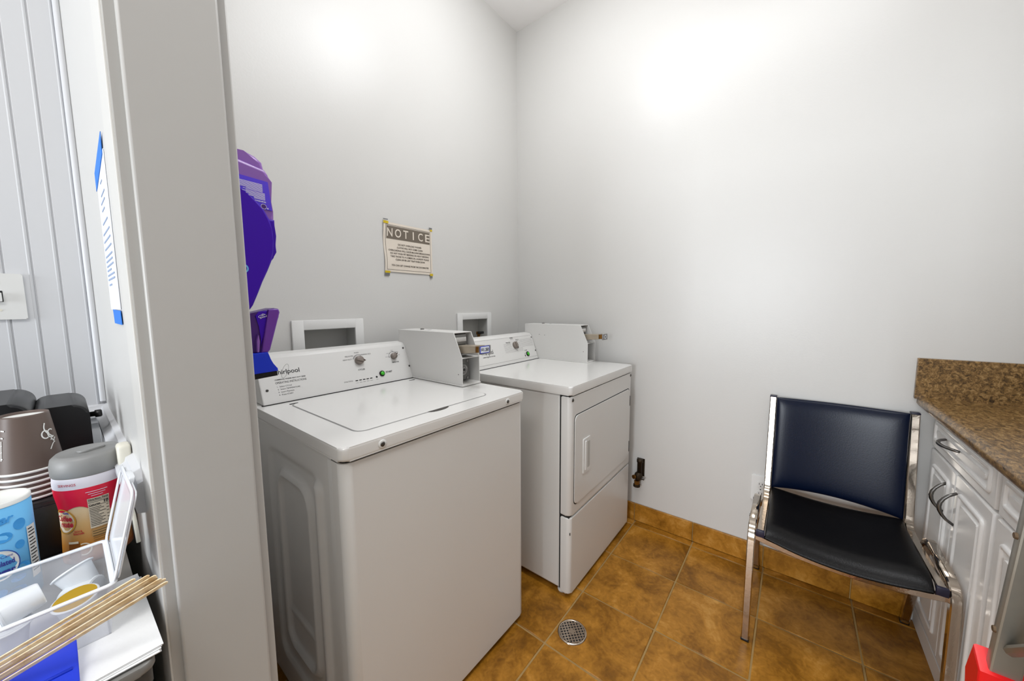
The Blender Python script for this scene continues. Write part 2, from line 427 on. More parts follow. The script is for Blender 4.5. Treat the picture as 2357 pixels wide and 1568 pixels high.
# tiled baseboard on the right wall
bb = struct('baseboard_right', box(RX - 0.010, RX, -0.44, LY, 0.0, 0.103), 'grout')
ye = [LY, 1.328, 1.01, 0.699, 0.378, 0.06, -0.257, -0.44]
for a, b in zip(ye, ye[1:]):
    obj('baseboard_tile', box(RX - 0.016, RX - 0.004, b + 0.002, a - 0.002, 0.002, 0.106, bev=0.002), 'tile', bb)
bb2 = struct('baseboard_back', box(DX1, RX - 0.02, LY - 0.010, LY, 0.0, 0.103), 'grout')
xe = [DX1, 0.427, 0.745, 1.063, 1.381, 1.70, 2.019, RX - 0.02]
for a, b in zip(xe, xe[1:]):
    obj('baseboard_tile', box(a + 0.002, b - 0.002, LY - 0.016, LY - 0.004, 0.002, 0.106, bev=0.002), 'tile', bb2)

# ================================================================== WASHER
def screw(fr, u, v, r, parent, m='screw', name='screw'):
    o = obj(name, knob_bm(fr, u, v, [(r, 0), (r, 0.0012), (r * 0.7, 0.003)], 16), m, parent, True)
    bm = nb(); add_quad(bm, fr, u - r * 0.6, u + r * 0.6, v - r * 0.09, v + r * 0.09, 0.0033); add_quad(bm, fr, u - r * 0.09, u + r * 0.09, v - r * 0.6, v + r * 0.6, 0.0032)
    obj('screw_slot', bm, 'gap', o)
    return o
def console(parent, x0, x1, yb, yt, ybk, z0, z1, name='control_console'):
    bm = prism([(yb, z0), (yt, z1 - 0.012), (yt + 0.012, z1), (ybk, z1 + 0.004), (ybk, z0)], YZ, x0, x1, bev=0.004)
    o = obj(name, bm, 'console', parent)
    fr = Frame((x0, yb, z0), (1, 0, 0), (0, yt - yb, z1 - 0.012 - z0))
    return o, fr

WX0, WX1, WY, WYB, WD = 0.388, 1.112, 0.826, 1.52, 0.966
washer = thing('washing_machine', 'white coin-operated top-loading washing machine nearest the doorway', 'washing machine', (0.75, 1.17, 0))
obj('cabinet_core', box(WX0 + 0.02, WX1 - 0.02, 0.87, WYB, 0.03, 0.92), 'gap', washer)
# front panel wraps round the corners
pf = [(WX0, 0.880)] + [(WX0 + 0.026 - 0.026 * math.cos(a), WY + 0.026 - 0.026 * math.sin(a)) for a in [PI / 2 * k / 8 for k in range(9)]]
pf += [(WX1 - 0.026 + 0.026 * math.sin(a), WY + 0.026 - 0.026 * math.cos(a)) for a in [PI / 2 * k / 8 for k in range(9)]] + [(WX1, 0.880)]
pf += [(WX1 - 0.004, 0.880), (WX1 - 0.004, WY + 0.1), (WX0 + 0.004, WY + 0.1), (WX0 + 0.004, 0.880)]
pf = pf[:-4] + [(WX1, 0.90), (WX0, 0.90)]
fp = obj('front_panel', prism(pf, XY, 0.022, 0.9225, bev=0.003), 'enamel_side', washer)
# embossed left side panel
def emboss(y, z):
    def sd(y0, y1, z0, z1, r):
        cy, cz = (y0 + y1) / 2, (z0 + z1) / 2
        qx = abs(y - cy) - (y1 - y0) / 2 + r; qz = abs(z - cz) - (z1 - z0) / 2 + r
        return math.hypot(max(qx, 0), max(qz, 0)) + min(max(qx, qz), 0) - r
    def sm(a, b, t):
        t = max(0, min(1, (t - a) / (b - a))); return t * t * (3 - 2 * t)
    h = 0.0
    d = sd(0.965, 1.335, 0.12, 0.855, 0.05)
    h -= 0.010 * (1 - sm(-0.016, 0.0, d))           # broad sunken field
    e = sd(1.04, 1.26, 0.20, 0.785, 0.06)
    h += 0.014 * (1 - sm(0.0, 0.022, abs(e)))       # raised inner ridge
    g = sd(0.95, 0.985, 0.0, 0.83, 0.015)
    h += 0.011 * (1 - sm(-0.004, 0.016, g))         # straight rib near the front
    if z < 0.34: h += 0.006 * (1 - sm(0, 0.018, abs(z - 0.315))) if 1.06 < y < 1.24 else 0
    return h
def side_bm():
    bm = nb(); ny, nz = 76, 84; y0, y1, z0, z1 = 0.882, WYB, 0.022, 0.926
    g = [[bm.verts.new((WX0 + 0.001 - emboss(y0 + (y1 - y0) * i / ny, z0 + (z1 - z0) * j / nz), y0 + (y1 - y0) * i / ny, z0 + (z1 - z0) * j / nz)) for i in range(ny + 1)] for j in range(nz + 1)]
    for j in range(nz):
        for i in range(ny): bm.faces.new((g[j][i], g[j + 1][i], g[j + 1][i + 1], g[j][i + 1]))
    return bm
obj('side_panel', side_bm(), 'enamel_side', washer, True)
obj('side_panel', box(WX1 - 0.012, WX1, 0.902, WYB, 0.022, 0.926), 'enamel_side', washer)
for sx in (WX0 + 0.05, WX1 - 0.05):
    for sy in (0.90, WYB - 0.05):
        obj('levelling_foot', lathe([(0.018, 0), (0.018, 0.012), (0.008, 0.014), (0.008, 0.032)], (sx, sy, 0), n=16), 'black', washer)
# deck: rounded tray lid on top
obj('deck_joint', prism(rrect(WX0 + 0.005, WX1 - 0.005, WY + 0.005, 0.90, (0.002, 0.002, 0.022, 0.022)), XY, 0.917, 0.934), 'gap', washer)
dk = obj('top_deck', prism(rrect(WX0 - 0.004, WX1 + 0.002, WY - 0.008, WYB, (0.012, 0.012, 0.02, 0.02)), XY, 0.930, WD, bev=0.008, seg=4), 'enamel', washer)
# loading lid with finger notch, set in a dark joint
lx0, lx1, ly0, ly1 = 0.470, 0.985, 0.897, 1.345
def lid_outline(g):
    p = rrect(lx0 - g, lx1 + g, ly0 - g, ly1 + g, 0.028 + g, 5)
    return p
obj('lid_joint', prism(lid_outline(0.0042), XY, WD - 0.004, WD + 0.0005), 'lidgrey', washer)
lid = obj('lid', prism(lid_outline(0.0), XY, WD - 0.006, WD + 0.0014, bev=0.0006, seg=2), 'enamel', washer)
obj('finger_notch', prism([(0.700 + 0.086 * t, ly0 - 0.001 - 0.017 * math.sin(PI * t) ** 0.5) for t in [q / 12 for q in range(13)]] + [(0.786, ly0 + 0.004), (0.700, ly0 + 0.004)], XY, WD - 0.002, WD + 0.0012), 'screw', lid)
for hx in (0.482, 0.972):
    obj('hinge_gap', box(hx - 0.014, hx + 0.014, ly1 + 0.001, ly1 + 0.010, WD - 0.002, WD + 0.0012, bev=0.001), 'gap', lid)
ff = Frame((0, WY - 0.008, 0), (1, 0, 0), (0, 0, 1))
for sx in (0.491, 1.004):
    o = obj('screw_cup', knob_bm(ff, sx, 0.947, [(0.0115, 0), (0.0115, 0.0015), (0.009, 0.0022)], 20), 'whitepl', washer, True)
    obj('screw', knob_bm(ff, sx, 0.947, [(0.0065, 0), (0.0065, 0.003), (0.004, 0.0042)], 16), 'screw', o, True)
# console
con, cf = console(washer, 0.404, 1.022, 1.394, 1.452, 1.515, WD + 0.001, 1.130)
obj('console_joint', box(0.400, 1.022, 1.389, 1.40, WD, WD + 0.0022), 'gap', washer)
CH = cf.uv.length
def cu(x): return x - 0.404
def cv(z): return (z - WD - 0.001) / cf.uv.z
bm = nb(); add_text(bm, 'Whirlpool', cf, cu(0.441), cv(1.062), width=0.096, height=0.017, bold=0.012)
add_ring(bm, cf, cu(0.490), cv(1.071), 0.009, 0.027, 0.0008, rot=-0.45); add_ring(bm, cf, cu(0.452), cv(1.0835), 0.011, 0.0028, 0.0012)
obj('brand_lettering', bm, 'ink', con); bm = nb()
add_text(bm, 'COMMERCIAL WASHER HEAVY DUTY SERIES', cf, cu(0.452), cv(1.0425), width=0.101, height=0.0042, bold=0.02)
add_text(bm, 'OPERATING INSTRUCTIONS', cf, cu(0.452), cv(1.0305), width=0.102, height=0.0074)
for i, s in enumerate(('1.  Select CYCLE', '2.  Select TEMPERATURE', '3.  Insert Payment', '4.  Press START')):
    add_text(bm, s, cf, cu(0.455 + i * 0.0004), cv(1.0185 - i * 0.0092), height=0.0050)
obj('instructions_lettering', bm, 'ink', con)
obj('dial_lettering', add_text(nb(), 'CYCLES', cf, cu(0.772), cv(1.034), height=0.0062, align='C', bold=0.02), 'ink', con)
obj('dial_lettering', add_text(nb(), 'TEMPERATURE', cf, cu(0.938), cv(1.0445), width=0.036, height=0.0062, align='C', bold=0.015), 'ink', con)
obj('dial_lettering', add_text(nb(), 'START', cf, cu(0.879), cv(1.007), height=0.0078, bold=0.03), 'ink', con)
obj('dial_lettering', add_text(nb(), 'HEAVY DUTY', cf, cu(0.743), cv(1.0795), width=0.040, height=0.0056, align='R'), 'ink', con)
obj('dial_lettering', add_text(nb(), 'DELICATES', cf, cu(0.749), cv(1.0925), width=0.034, height=0.0056, align='R'), 'ink', con)
obj('dial_lettering', add_text(nb(), 'MIXED', cf, cu(0.767), cv(1.1045), width=0.020, height=0.005, align='C'), 'ink', con)
obj('dial_lettering', add_text(nb(), 'NORMAL ECO', cf, cu(0.785), cv(1.094), width=0.044, height=0.0052), 'ink', con)
bm = nb()
add_text(bm, 'CYCLE STATUS', cf, cu(0.724), cv(0.9955), width=0.036, height=0.0050, align='R')
for lx, s in ((0.741, 'In Use'), (0.757, 'Wash'), (0.773, 'Rinse'), (0.789, 'Spin'), (0.805, 'Done'), (0.831, 'Lid Locked')):
    add_text(bm, s, cf, cu(lx), cv(0.9865), width=0.0105, height=0.0032, align='C')
obj('status_lettering', bm, 'ink', con); bm = nb()
for lx, lz, s in ((0.905, 1.072, 'TAP COLD'), (0.909, 1.087, 'COLD'), (0.934, 1.0985, 'COOL'), (0.957, 1.0895, 'WARM'), (0.966, 1.0755, 'HOT')):
    add_text(bm, s, cf, cu(lx), cv(lz), height=0.0032, align='C')
obj('scale_lettering', bm, 'ink', con)
for ra, wa, a0_, a1_ in ((0.0245, 0.0014, 55, 165), (0.0215, 0.001, 105, 160)): obj('dial_scale', add_ring(nb(), cf, cu(0.770), cv(1.075), ra, ra, wa, a0=a0_, a1=a1_), 'ink', con)
obj('dial_scale', add_ring(nb(), cf, cu(0.935), cv(1.074), 0.0215, 0.0215, 0.0012, a0=-8, a1=190), 'ink', con); bm = nb()
for a in (0, 45, 90, 140, 188): add_disc(bm, cf, cu(0.935) + 0.0215 * math.cos(math.radians(a)), cv(1.074) + 0.0215 * math.sin(math.radians(a)), 0.0018)
obj('scale_dots', bm, 'ink', con)
for i in range(5):
    obj('status_light', add_quad(nb(), cf, cu(0.7355 + 0.016 * i), cu(0.7465 + 0.016 * i), cv(0.9945), cv(0.9982)), 'ink', con)
obj('status_light', add_disc(nb(), cf, cu(0.831), cv(0.9975), 0.0045), 'ink', con)
def dial(fr, u, v, r, ang, parent):
    o = obj('dial', knob_bm(fr, u, v, [(r * 1.0, 0), (r * 1.0, 0.006), (r * 0.94, 0.013), (r * 0.82, 0.015)], 32), 'knob', parent, True)
    f2 = Frame(fr(u, v, 0.0145), fr.ux * math.cos(ang) + fr.uv * math.sin(ang), -fr.ux * math.sin(ang) + fr.uv * math.cos(ang))
    bm = nb()
    add_prism(bm, [(-r * 0.9, -r * 0.3), (r * 0.6, -r * 0.34), (r * 1.18, 0), (r * 0.6, r * 0.34), (-r * 0.9, r * 0.3)], f2, -0.008, 0.006, bev=0.0012)
    g = obj('dial_grip', bm, 'knob', o)
    bm = nb(); add_prism(bm, [(r * 0.6, -r * 0.16), (r * 1.12, -r * 0.05), (r * 1.12, r * 0.05), (r * 0.6, r * 0.16)], f2, 0.004, 0.0066)
    obj('dial_pointer', bm, 'knob_dark', o)
    return o
dial(cf, cu(0.770), cv(1.074), 0.0185, math.radians(-18), con)
dial(cf, cu(0.935), cv(1.073), 0.0145, math.radians(38), con)
def start_button(fr, u, v, r, parent):
    o = obj('start_button', knob_bm(fr, u, v, [(r, 0), (r, 0.004), (r * 0.75, 0.005), (r * 0.72, 0.002)], 28), 'black', parent, True)
    obj('button_cap', knob_bm(fr, u, v, [(r * 0.66, 0.001), (r * 0.66, 0.008), (r * 0.55, 0.0095)], 24), 'green', o, True)
start_button(cf, cu(0.859), cv(1.0075), 0.0125, con)
for sx, sz in ((0.4235, 1.014), (0.996, 1.105), (1.005, 1.0215)): screw(cf, cu(sx), cv(sz), 0.0045, con)

# ------------------------------------------------------------------ coin boxes (bolted to the machines)
def coin_box(parent, x0, x1, yf, yb, z0, price, dots):
    ys = yf + 0.048; zt = z0 + 0.216; zm = z0 + 0.113; t = 0.004
    prof = [(yf, z0), (yf, zm), (ys, zt), (yb, zt), (yb, z0)]
    h = obj('coin_box', prism(prof, YZ, x0, x0 + t, bev=0.001), 'enamel_side', parent)
    obj('side_plate', prism(prof, YZ, x1 - t, x1, bev=0.001), 'enamel_side', h)
    obj('top_plate', box(x0 + t, x1 - t, ys, yb, zt - t, zt, bev=0.001), 'enamel_side', h)
    obj('bottom_plate', box(x0 - 0.003, x1 + 0.002, yf - 0.003, yb, z0 - 0.006, z0, bev=0.001), 'enamel_side', h)
    obj('bottom_tray', box(x0 + t, x1 - t, yf + 0.001, yf + 0.07, z0, z0 + 0.003), 'enamel_side', h)
    obj('shelf_plate', box(x0 + t, x1 - t, yf + 0.0005, yf + 0.075, zm - t, zm, bev=0.001), 'enamel_side', h)
    obj('inner_block', box(x0 + t, x1 - t, yf + 0.080, yb - 0.002, z0, zt - t), 'mech', h)
    # coin mechanism behind the sloping opening
    mech = obj('coin_mechanism', box(x0 + 0.012, x1 - 0.026, ys + 0.004, yf + 0.080, zm + 0.034, zt - 0.010, bev=0.002), 'mech', h)
    fr = Frame((x0 + 0.012, ys + 0.004, zm + 0.034), (1, 0, 0), (0, 0, 1)); w = (x1 - 0.026) - (x0 + 0.012)
    bm = nb(); n = 8
    for i in range(n):
        u = w * (0.1 + 0.8 * i / (n - 1)); add_box(bm, fr.o.x + u - 0.0028, fr.o.x + u + 0.0028, fr.o.y - 0.0025, fr.o.y, zm + 0.062, zt - 0.022, bev=0.0012, seg=1)
    obj('coin_comb', bm, 'enamel', mech)
    bm = nb()
    for i in range(n - 1):
        u = w * (0.1 + 0.8 * (i + 0.5) / (n - 1)); add_disc(bm, fr, u, 0.014, 0.0026, 0.005, 0.0006, 10); add_disc(bm, fr, u + 0.004, 0.006, 0.0026, 0.004, 0.0006, 10)
    obj('coin_slots', bm, 'gap', mech)
    # coin slide pushed out in front
    sx0, sx1 = x0 + 0.016, x1 - 0.030; sz = zm + 0.018
    sl = obj('coin_slide', prism([(yf + 0.072, sz + 0.028), (yf - 0.060, sz + 0.034), (yf - 0.060, sz + 0.006), (yf + 0.006, sz), (yf + 0.072, sz)], YZ, sx0, sx1, bev=0.002), 'brassy', h)
    obj('slide_end_plate', box(sx0 - 0.003, sx1 + 0.004, yf - 0.089, yf - 0.082, sz + 0.002, sz + 0.036, bev=0.002), 'steel', sl)
    obj('slide_neck', box(sx0 + 0.004, sx1 - 0.004, yf - 0.083, yf - 0.058, sz + 0.008, sz + 0.032, bev=0.003), 'brass', sl)
    fr = Frame((sx0 - 0.003, yf - 0.089, sz + 0.002), (1, 0, 0), (0, 0, 1)); w = sx1 - sx0 + 0.007
    if price:
        tg = obj('price_tag', prism(rrect(0.001, w - 0.010, 0.004, 0.033, 0.004), fr, 0.0, 0.0012), 'blue', sl)
        bm = nb(); add_prism(bm, rrect(0.0035, w - 0.0125, 0.0065, 0.0305, 0.003), fr, 0.0012, 0.0016); obj('tag_face', bm, 'paper_w', tg)
        bm = nb(); add_text(bm, price, fr, (w - 0.009) / 2, 0.0125, width=w - 0.020, height=0.0125, align='C', bold=0.035, d=0.0020); obj('tag_price', bm, 'ink', tg)
    else:
        bm = nb(); add_ring(bm, fr, w * 0.5, 0.018, 0.014, 0.009, 0.004, 0.0006, n=20); obj('plate_window', bm, 'paper_w', sl)
    obj('slide_guide', box(sx0 - 0.004, sx1 + 0.006, yf + 0.012, yf + 0.074, sz - 0.008, sz - 0.001), 'steel', sl)
    # coin vault lock in the lower opening
    fl = Frame((x0 + t, yf + 0.072, z0), (1, 0, 0), (0, 0, 1)); w = x1 - x0 - 2 * t
    vd = obj('vault_door', box(x0 + t + 0.002, x1 - t - 0.022, yf + 0.040, yf + 0.082, z0 + 0.012, zm - 0.008, bev=0.002), 'mech', h)
    fl = Frame((x0 + t, yf + 0.040, z0), (1, 0, 0), (0, 0, 1))
    obj('lock_ring', knob_bm(fl, 0.040, 0.056, [(0.026, 0), (0.026, 0.002), (0.021, 0.004), (0.021, 0.001), (0.014, 0.001), (0.013, 0.006), (0.010, 0.007)], 28), 'steel', vd, True)
    obj('key_hole', knob_bm(fl, 0.040, 0.056, [(0.006, 0.006), (0.006, 0.0078)], 16), 'black', vd)
    for q in (0.018, 0.092): obj('vault_screw', knob_bm(fl, 0.066, q, [(0.006, 0), (0.006, 0.002), (0.004, 0.003)], 14), 'steel', vd, True)
    bm = nb(); fx = Frame((x0, 0, 0), (0, -1, 0), (0, 0, 1))
    for y, z in dots: add_disc(bm, fx, -y, z, 0.0022, 0.0022, 0.0006, 10)
    obj('rivet_holes', bm, 'gap', h)
    ft = Frame((x0, yb, zt), (1, 0, 0), (0, 1, 0)); bm = nb()
    add_box(bm, x0 + 0.028, x0 + 0.080, yb - 0.20, yb - 0.13, zt, zt + 0.0012)
    pl = obj('top_label', bm, 'whitepl', h)
    bm = nb(); add_disc(bm, Frame((0, 0, zt), (1, 0, 0), (0, 1, 0)), x0 + 0.055, yb - 0.165, 0.012, 0.006, 0.0016)
    obj('label_print', bm, 'ink', pl)
    obj('key_lock', lathe([(0.009, 0), (0.009, 0.005), (0.006, 0.006)], (x0 + 0.060, yb - 0.105, zt), n=16), 'steel', h)
    return h
coin_box(washer, 1.008, 1.113, 1.060, 1.495, WD + 0.008, '$1.50', [(1.082, 1.017)])

# ================================================================== DRYER
EX0, EX1, EY, EYB, ED = 1.300, 2.010, 0.716, 1.43, 0.960
dryer = thing('clothes_dryer', 'white coin-operated front-loading dryer standing in the corner', 'clothes dryer', (1.65, 1.07, 0))
dk = obj('top_deck', prism(rrect(EX0 - 0.004, EX1 + 0.002, EY - 0.004, EYB, (0.01, 0.01, 0.014, 0.014)), XY, 0.922, ED, bev=0.007, seg=4), 'enamel', dryer)
bm = nb(); add_box(bm, EX0 + 0.004, EX1 - 0.004, EY + 0.052, EYB, 0.026, 0.920, bev=0.012, seg=3)
obj('cabinet_shell', bm, 'enamel_side', dryer)
obj('dark_joint', box(EX0 + 0.005, EX1 - 0.005, EY + 0.008, EY + 0.056, 0.03, 0.926), 'gap', dryer)
def wrap_front(z0, z1):
    r = 0.020
    p = [(EX0, EY + 0.047)] + [(EX0 + r - r * math.cos(a), EY + r - r * math.sin(a)) for a in [PI / 2 * k / 7 for k in range(8)]]
    p += [(EX1 - r + r * math.sin(a), EY + r - r * math.cos(a)) for a in [PI / 2 * k / 7 for k in range(8)]] + [(EX1, EY + 0.047)]
    return prism(p, XY, z0, z1, bev=0.006, seg=3)
fpn = obj('upper_front_panel', wrap_front(0.385, 0.9155), 'enamel_side', dryer)
obj('lower_front_panel', wrap_front(0.020, 0.376), 'enamel_side', dryer)
df = Frame((0, EY, 0), (1, 0, 0), (0, 0, 1))
obj('door_joint', prism(rrect(1.329, 1.977, 0.424, 0.832, 0.026), df, -0.001, 0.0006), 'gap', fpn)
dd = obj('loading_door', prism(rrect(1.333, 1.973, 0.428, 0.828, 0.024), df, -0.004, 0.004, bev=0.0035, seg=3), 'enamel_side', fpn)
hd = obj('door_handle', prism(rrect(1.404, 1.474, 0.544, 0.704, 0.004), df, 0.003, 0.0085, bev=0.002), 'whitepl', dd)
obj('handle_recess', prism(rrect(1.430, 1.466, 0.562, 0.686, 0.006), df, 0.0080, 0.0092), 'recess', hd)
obj('handle_lip', prism(rrect(1.418, 1.433, 0.556, 0.692, 0.004), df, 0.0078, 0.0125, bev=0.001), 'whitepl', hd)
for a, b in ((0.728, 0.785), (0.458, 0.518)):
    obj('door_hinge', box(1.974, 1.984, EY - 0.005, EY + 0.002, a, b, bev=0.001), 'screw', dd)
for sx in (1.306 + 0.010, 1.990): screw(df, sx, 0.901, 0.0075, fpn)
obj('chip_mark', prism(rrect(1.303, 1.3055, 0.300, 0.312, 0.001), Frame((0, EY + 0.0035, 0), (1, 0, 0), (0, 0, 1)), 0, 0.003), 'gap', dryer)
for sx in (EX0 + 0.035, EX1 - 0.05):
    for sy in (EY + 0.055, EYB - 0.06):
        obj('levelling_foot', lathe([(0.020, 0), (0.022, 0.006), (0.020, 0.012), (0.009, 0.014), (0.009, 0.030)], (sx, sy, 0), n=20), 'whitepl', dryer, True)
con2, ef = console(dryer, 1.342, 1.905, 1.290, 1.345, 1.40, ED + 0.001, 1.122)
obj('console_joint', box(1.338, 1.907, 1.285, 1.296, ED, ED + 0.002), 'gap', dryer)
def eu(x): return x - 1.342
def ev(z): return (z - ED - 0.001) / ef.uv.z
bm = nb(); add_text(bm, 'Whirlpool', ef, eu(1.396), ev(1.032), width=0.100, height=0.026, bold=0.01)
add_ring(bm, ef, eu(1.455), ev(1.042), 0.012, 0.032, 0.001, rot=-0.45); add_ring(bm, ef, eu(1.412), ev(1.064), 0.014, 0.003, 0.0012)
obj('brand_lettering', bm, 'ink', con2); bm = nb()
add_text(bm, 'COMMERCIAL DRYER HEAVY DUTY SERIES', ef, eu(1.404), ev(1.017), width=0.100, height=0.0048, bold=0.02)
obj('series_lettering', bm, 'ink', con2); bm = nb()
obj('dial_lettering', add_text(nb(), 'NORMAL', ef, eu(1.688), ev(1.103), height=0.0056, align='C', bold=0.02), 'ink', con2)
obj('dial_lettering', add_text(nb(), 'MEDIUM HEAT', ef, eu(1.688), ev(1.0965), width=0.026, height=0.0035, align='C'), 'ink', con2)
obj('dial_lettering', add_text(nb(), 'PERM PRESS', ef, eu(1.668), ev(1.0785), width=0.042, height=0.0056, align='R', bold=0.02), 'ink', con2)
obj('dial_lettering', add_text(nb(), 'LOW HEAT', ef, eu(1.660), ev(1.072), width=0.024, height=0.0036, align='R'), 'ink', con2)
obj('dial_lettering', add_text(nb(), 'DELICATE', ef, eu(1.724), ev(1.0885), width=0.030, height=0.0056, bold=0.02), 'ink', con2)
obj('dial_lettering', add_text(nb(), 'LOW', ef, eu(1.728), ev(1.082), width=0.018, height=0.0036), 'ink', con2)
bm = nb()
add_text(bm, 'START', ef, eu(1.797), ev(1.0195), width=0.026, height=0.0056, align='C', bold=0.02)
add_text(bm, 'ON', ef, eu(1.777), ev(1.0005), width=0.010, height=0.0042, align='C')
obj('start_lettering', bm, 'ink', con2)
obj('status_light', add_disc(nb(), ef, eu(1.777), ev(0.991), 0.0048, 0.006), 'ink', con2)
bm = nb()
for i in range(13):
    z = 1.090 - i * 0.0055
    a, b = (1.600, 1.925 - 0.03) if i > 2 else (1.755, 1.890)
    if 2 < i < 9: add_quad(bm, ef, eu(a), eu(1.672), ev(z), ev(z + 0.0007), 0.0003); add_quad(bm, ef, eu(1.735), eu(b), ev(z), ev(z + 0.0007), 0.0003)
    else: add_quad(bm, ef, eu(a), eu(b if i < 9 else 1.775), ev(z), ev(z + 0.0007), 0.0003)
add_quad(bm, ef, eu(1.36), eu(1.89), ev(1.108), ev(1.1088), 0.0003); add_quad(bm, ef, eu(1.35), eu(1.90), ev(0.978), ev(0.979), 0.0003)
obj('console_pinstripes', bm, 'greyink', con2)
dial(ef, eu(1.704), ev(1.061), 0.021, math.radians(-80), con2)
start_button(ef, eu(1.805), ev(0.999), 0.0155, con2)
for sx, sz in ((1.893, 1.096), (1.897, 1.012)): screw(ef, eu(sx), ev(sz), 0.0045, con2)
coin_box(dryer, 1.908, 2.010, 0.945, 1.400, ED + 0.006, None, [(0.972, 1.026), (1.285, 1.115), (1.245, 1.113)])

# ================================================================== WALL FITTINGS (laundry)
def outlet_box(name, label, x0, x1, zt, ix0, ix1, izt, zb, pipes):
    t = thing(name, label, 'outlet box', ((x0 + x1) / 2, LY, zb))
    g = [(x0, zb), (x1, zb), (x1, zt), (x0, zt)]
    bm = nb()
    # frame from four bars with rounded outer edge
    add_box(bm, x0, ix0, LY - 0.012, LY, zb, zt, bev=0.003); add_box(bm, ix1, x1, LY - 0.012, LY, zb, zt, bev=0.003)
    add_box(bm, ix0 - 0.004, ix1 + 0.004, LY - 0.0118, LY, izt, zt, bev=0.003); add_box(bm, ix0 - 0.004, ix1 + 0.004, LY - 0.0118, LY, zb, zb + 0.05, bev=0.003)
    obj('face_frame', bm, 'whitepl', t)
    d = 0.075
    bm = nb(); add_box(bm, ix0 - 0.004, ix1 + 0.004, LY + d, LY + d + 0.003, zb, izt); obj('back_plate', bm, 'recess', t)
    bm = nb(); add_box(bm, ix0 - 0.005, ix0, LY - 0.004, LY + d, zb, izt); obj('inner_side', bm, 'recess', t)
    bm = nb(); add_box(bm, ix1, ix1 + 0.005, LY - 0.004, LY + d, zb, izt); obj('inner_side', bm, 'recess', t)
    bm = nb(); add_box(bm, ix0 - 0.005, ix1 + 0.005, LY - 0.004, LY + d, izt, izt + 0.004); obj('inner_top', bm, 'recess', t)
    for px in pipes:
        v = obj('valve', lathe([(0.010, 0), (0.010, 0.045), (0.016, 0.045), (0.016, 0.062), (0.008, 0.064)], (px, LY + 0.035, zb + 0.05), n=14), 'brass', t)
        obj('valve_handle', box(px - 0.026, px + 0.026, LY + 0.010, LY + 0.022, zb + 0.098, zb + 0.115, bev=0.004), 'black', v)
    return t
outlet_box('washer_outlet_box', 'white recessed wall box behind the washing machine console', 0.574, 0.879, 1.246, 0.620, 0.838, 1.205, 1.02, [])
outlet_box('dryer_outlet_box', 'white recessed wall box between the two coin boxes', 1.474, 1.776, 1.257, 1.516, 1.737, 1.217, 1.02, [1.70])
# cut the recesses out of the back wall
wb = bpy.data.objects['wall_back']
def rewall():
    bm = nb(); holes = [(0.616, 0.842, 1.02, 1.2085), (1.512, 1.741, 1.02, 1.2205)]
    x = DX0
    for a, b, c, d in holes:
        add_box(bm, x, a, LY, LY + 0.1, 0, CZ); add_box(bm, a, b, LY, LY + 0.1, 0, c); add_box(bm, a, b, LY, LY + 0.1, d, CZ); x = b
    add_box(bm, x, RX + 0.1, LY, LY + 0.1, 0, CZ)
    me = bpy.data.meshes.new('wall_back'); bm.normal_update(); bm.to_mesh(me); bm.free(); me.materials.append(M['wall']); wb.data = me
rewall()

# notice sheet
NX0, NX1, NZ0, NZ1 = 1.006, 1.300, 1.472, 1.712
def nf(u, v, d=0.0):
    s = u / (NX1 - NX0); t = v / (NZ1 - NZ0)
    w = 0.0042 + 0.0022 * math.sin(t * 9.0) * (1 - s) ** 2 + 0.004 * max(0, (1 - t) - 0.75) * (4 * s * (1 - s))
    return V((NX0 + u + 0.0025 * math.sin(t * 7) * (1 - s) ** 3, LY - w - d, NZ0 + v))
notice = thing('notice_sheet', 'paper notice about overloading the washer taped to the back wall', 'notice', (1.15, LY, 1.47))
NW, NH = NX1 - NX0, NZ1 - NZ0
bm = nb(); add_quad(bm, nf, 0, NW, 0, NH, 0.0, 16, 16); add_quad(bm, nf, 0, NW, 0, NH, -0.0008, 16, 16)
obj('paper_sheet', bm, 'paper', notice, True)
bm = nb(); add_quad(bm, nf, 0.018, NW - 0.018, NH - 0.078, NH - 0.018, 0.0012, 12, 4); obj('heading_band', bm, 'taupe_ink', notice)
for i, ch in enumerate('NOTICE'):
    bm = nb(); add_text(bm, ch, nf, 0.036 + i * (NW - 0.066) / 5 - (0.001 if i else 0.002), NH - 0.067, height=0.041, width={'I': 0.0075, 'O': 0.036}.get(ch, 0.030), align='C', bold=0.012, d=0.0020)
    obj('heading_letter', bm, 'paper', notice)
bm = nb()
for e in (0.011,):
    for a in (e, NW - e - 0.0013): add_quad(bm, nf, a, a + 0.0013, e, NH - e, 0.0010, 1, 14)
    for b in (e, NH - e - 0.0013): add_quad(bm, nf, e, NW - e, b, b + 0.0013, 0.0010, 14, 1)
for a in (0.0155, NW - 0.0165): add_quad(bm, nf, a, a + 0.001, NH - 0.08, NH - 0.0155, 0.0010, 1, 5)
add_quad(bm, nf, 0.0155, NW - 0.0155, NH - 0.0165, NH - 0.0155, 0.0010, 12, 1)
for s, z, w in (('DO NOT OVERLOAD WASHER', 0.1335, 0.142), ('CLOTHS WILL NOT COME CLEAN', 0.1185, 0.156), ('OVERLOADING WILL CAUSE MACHINE BREAKDOWNS', 0.1035, 0.252),
                ('DO NOT WASH PET BEDDING OR HEAVY BEDDING', 0.0885, 0.236), ('TAKE THOSE TO A COMERCIAL LAUNDRY PLEASE', 0.0735, 0.238), ('CLEAN DRYER LINT TRAP WHEN DONE', 0.0585, 0.182),
                ('YOU CAN GET CHANGE FROM THE DOCKMASTER', 0.030, 0.232)):
    add_text(bm, s, nf, NW / 2 + (0.004 if w < 0.2 else 0.004), z, width=w, height=0.0085, align='C', bold=0.012, d=0.0014)
obj('notice_print', bm, 'brown_ink', notice)
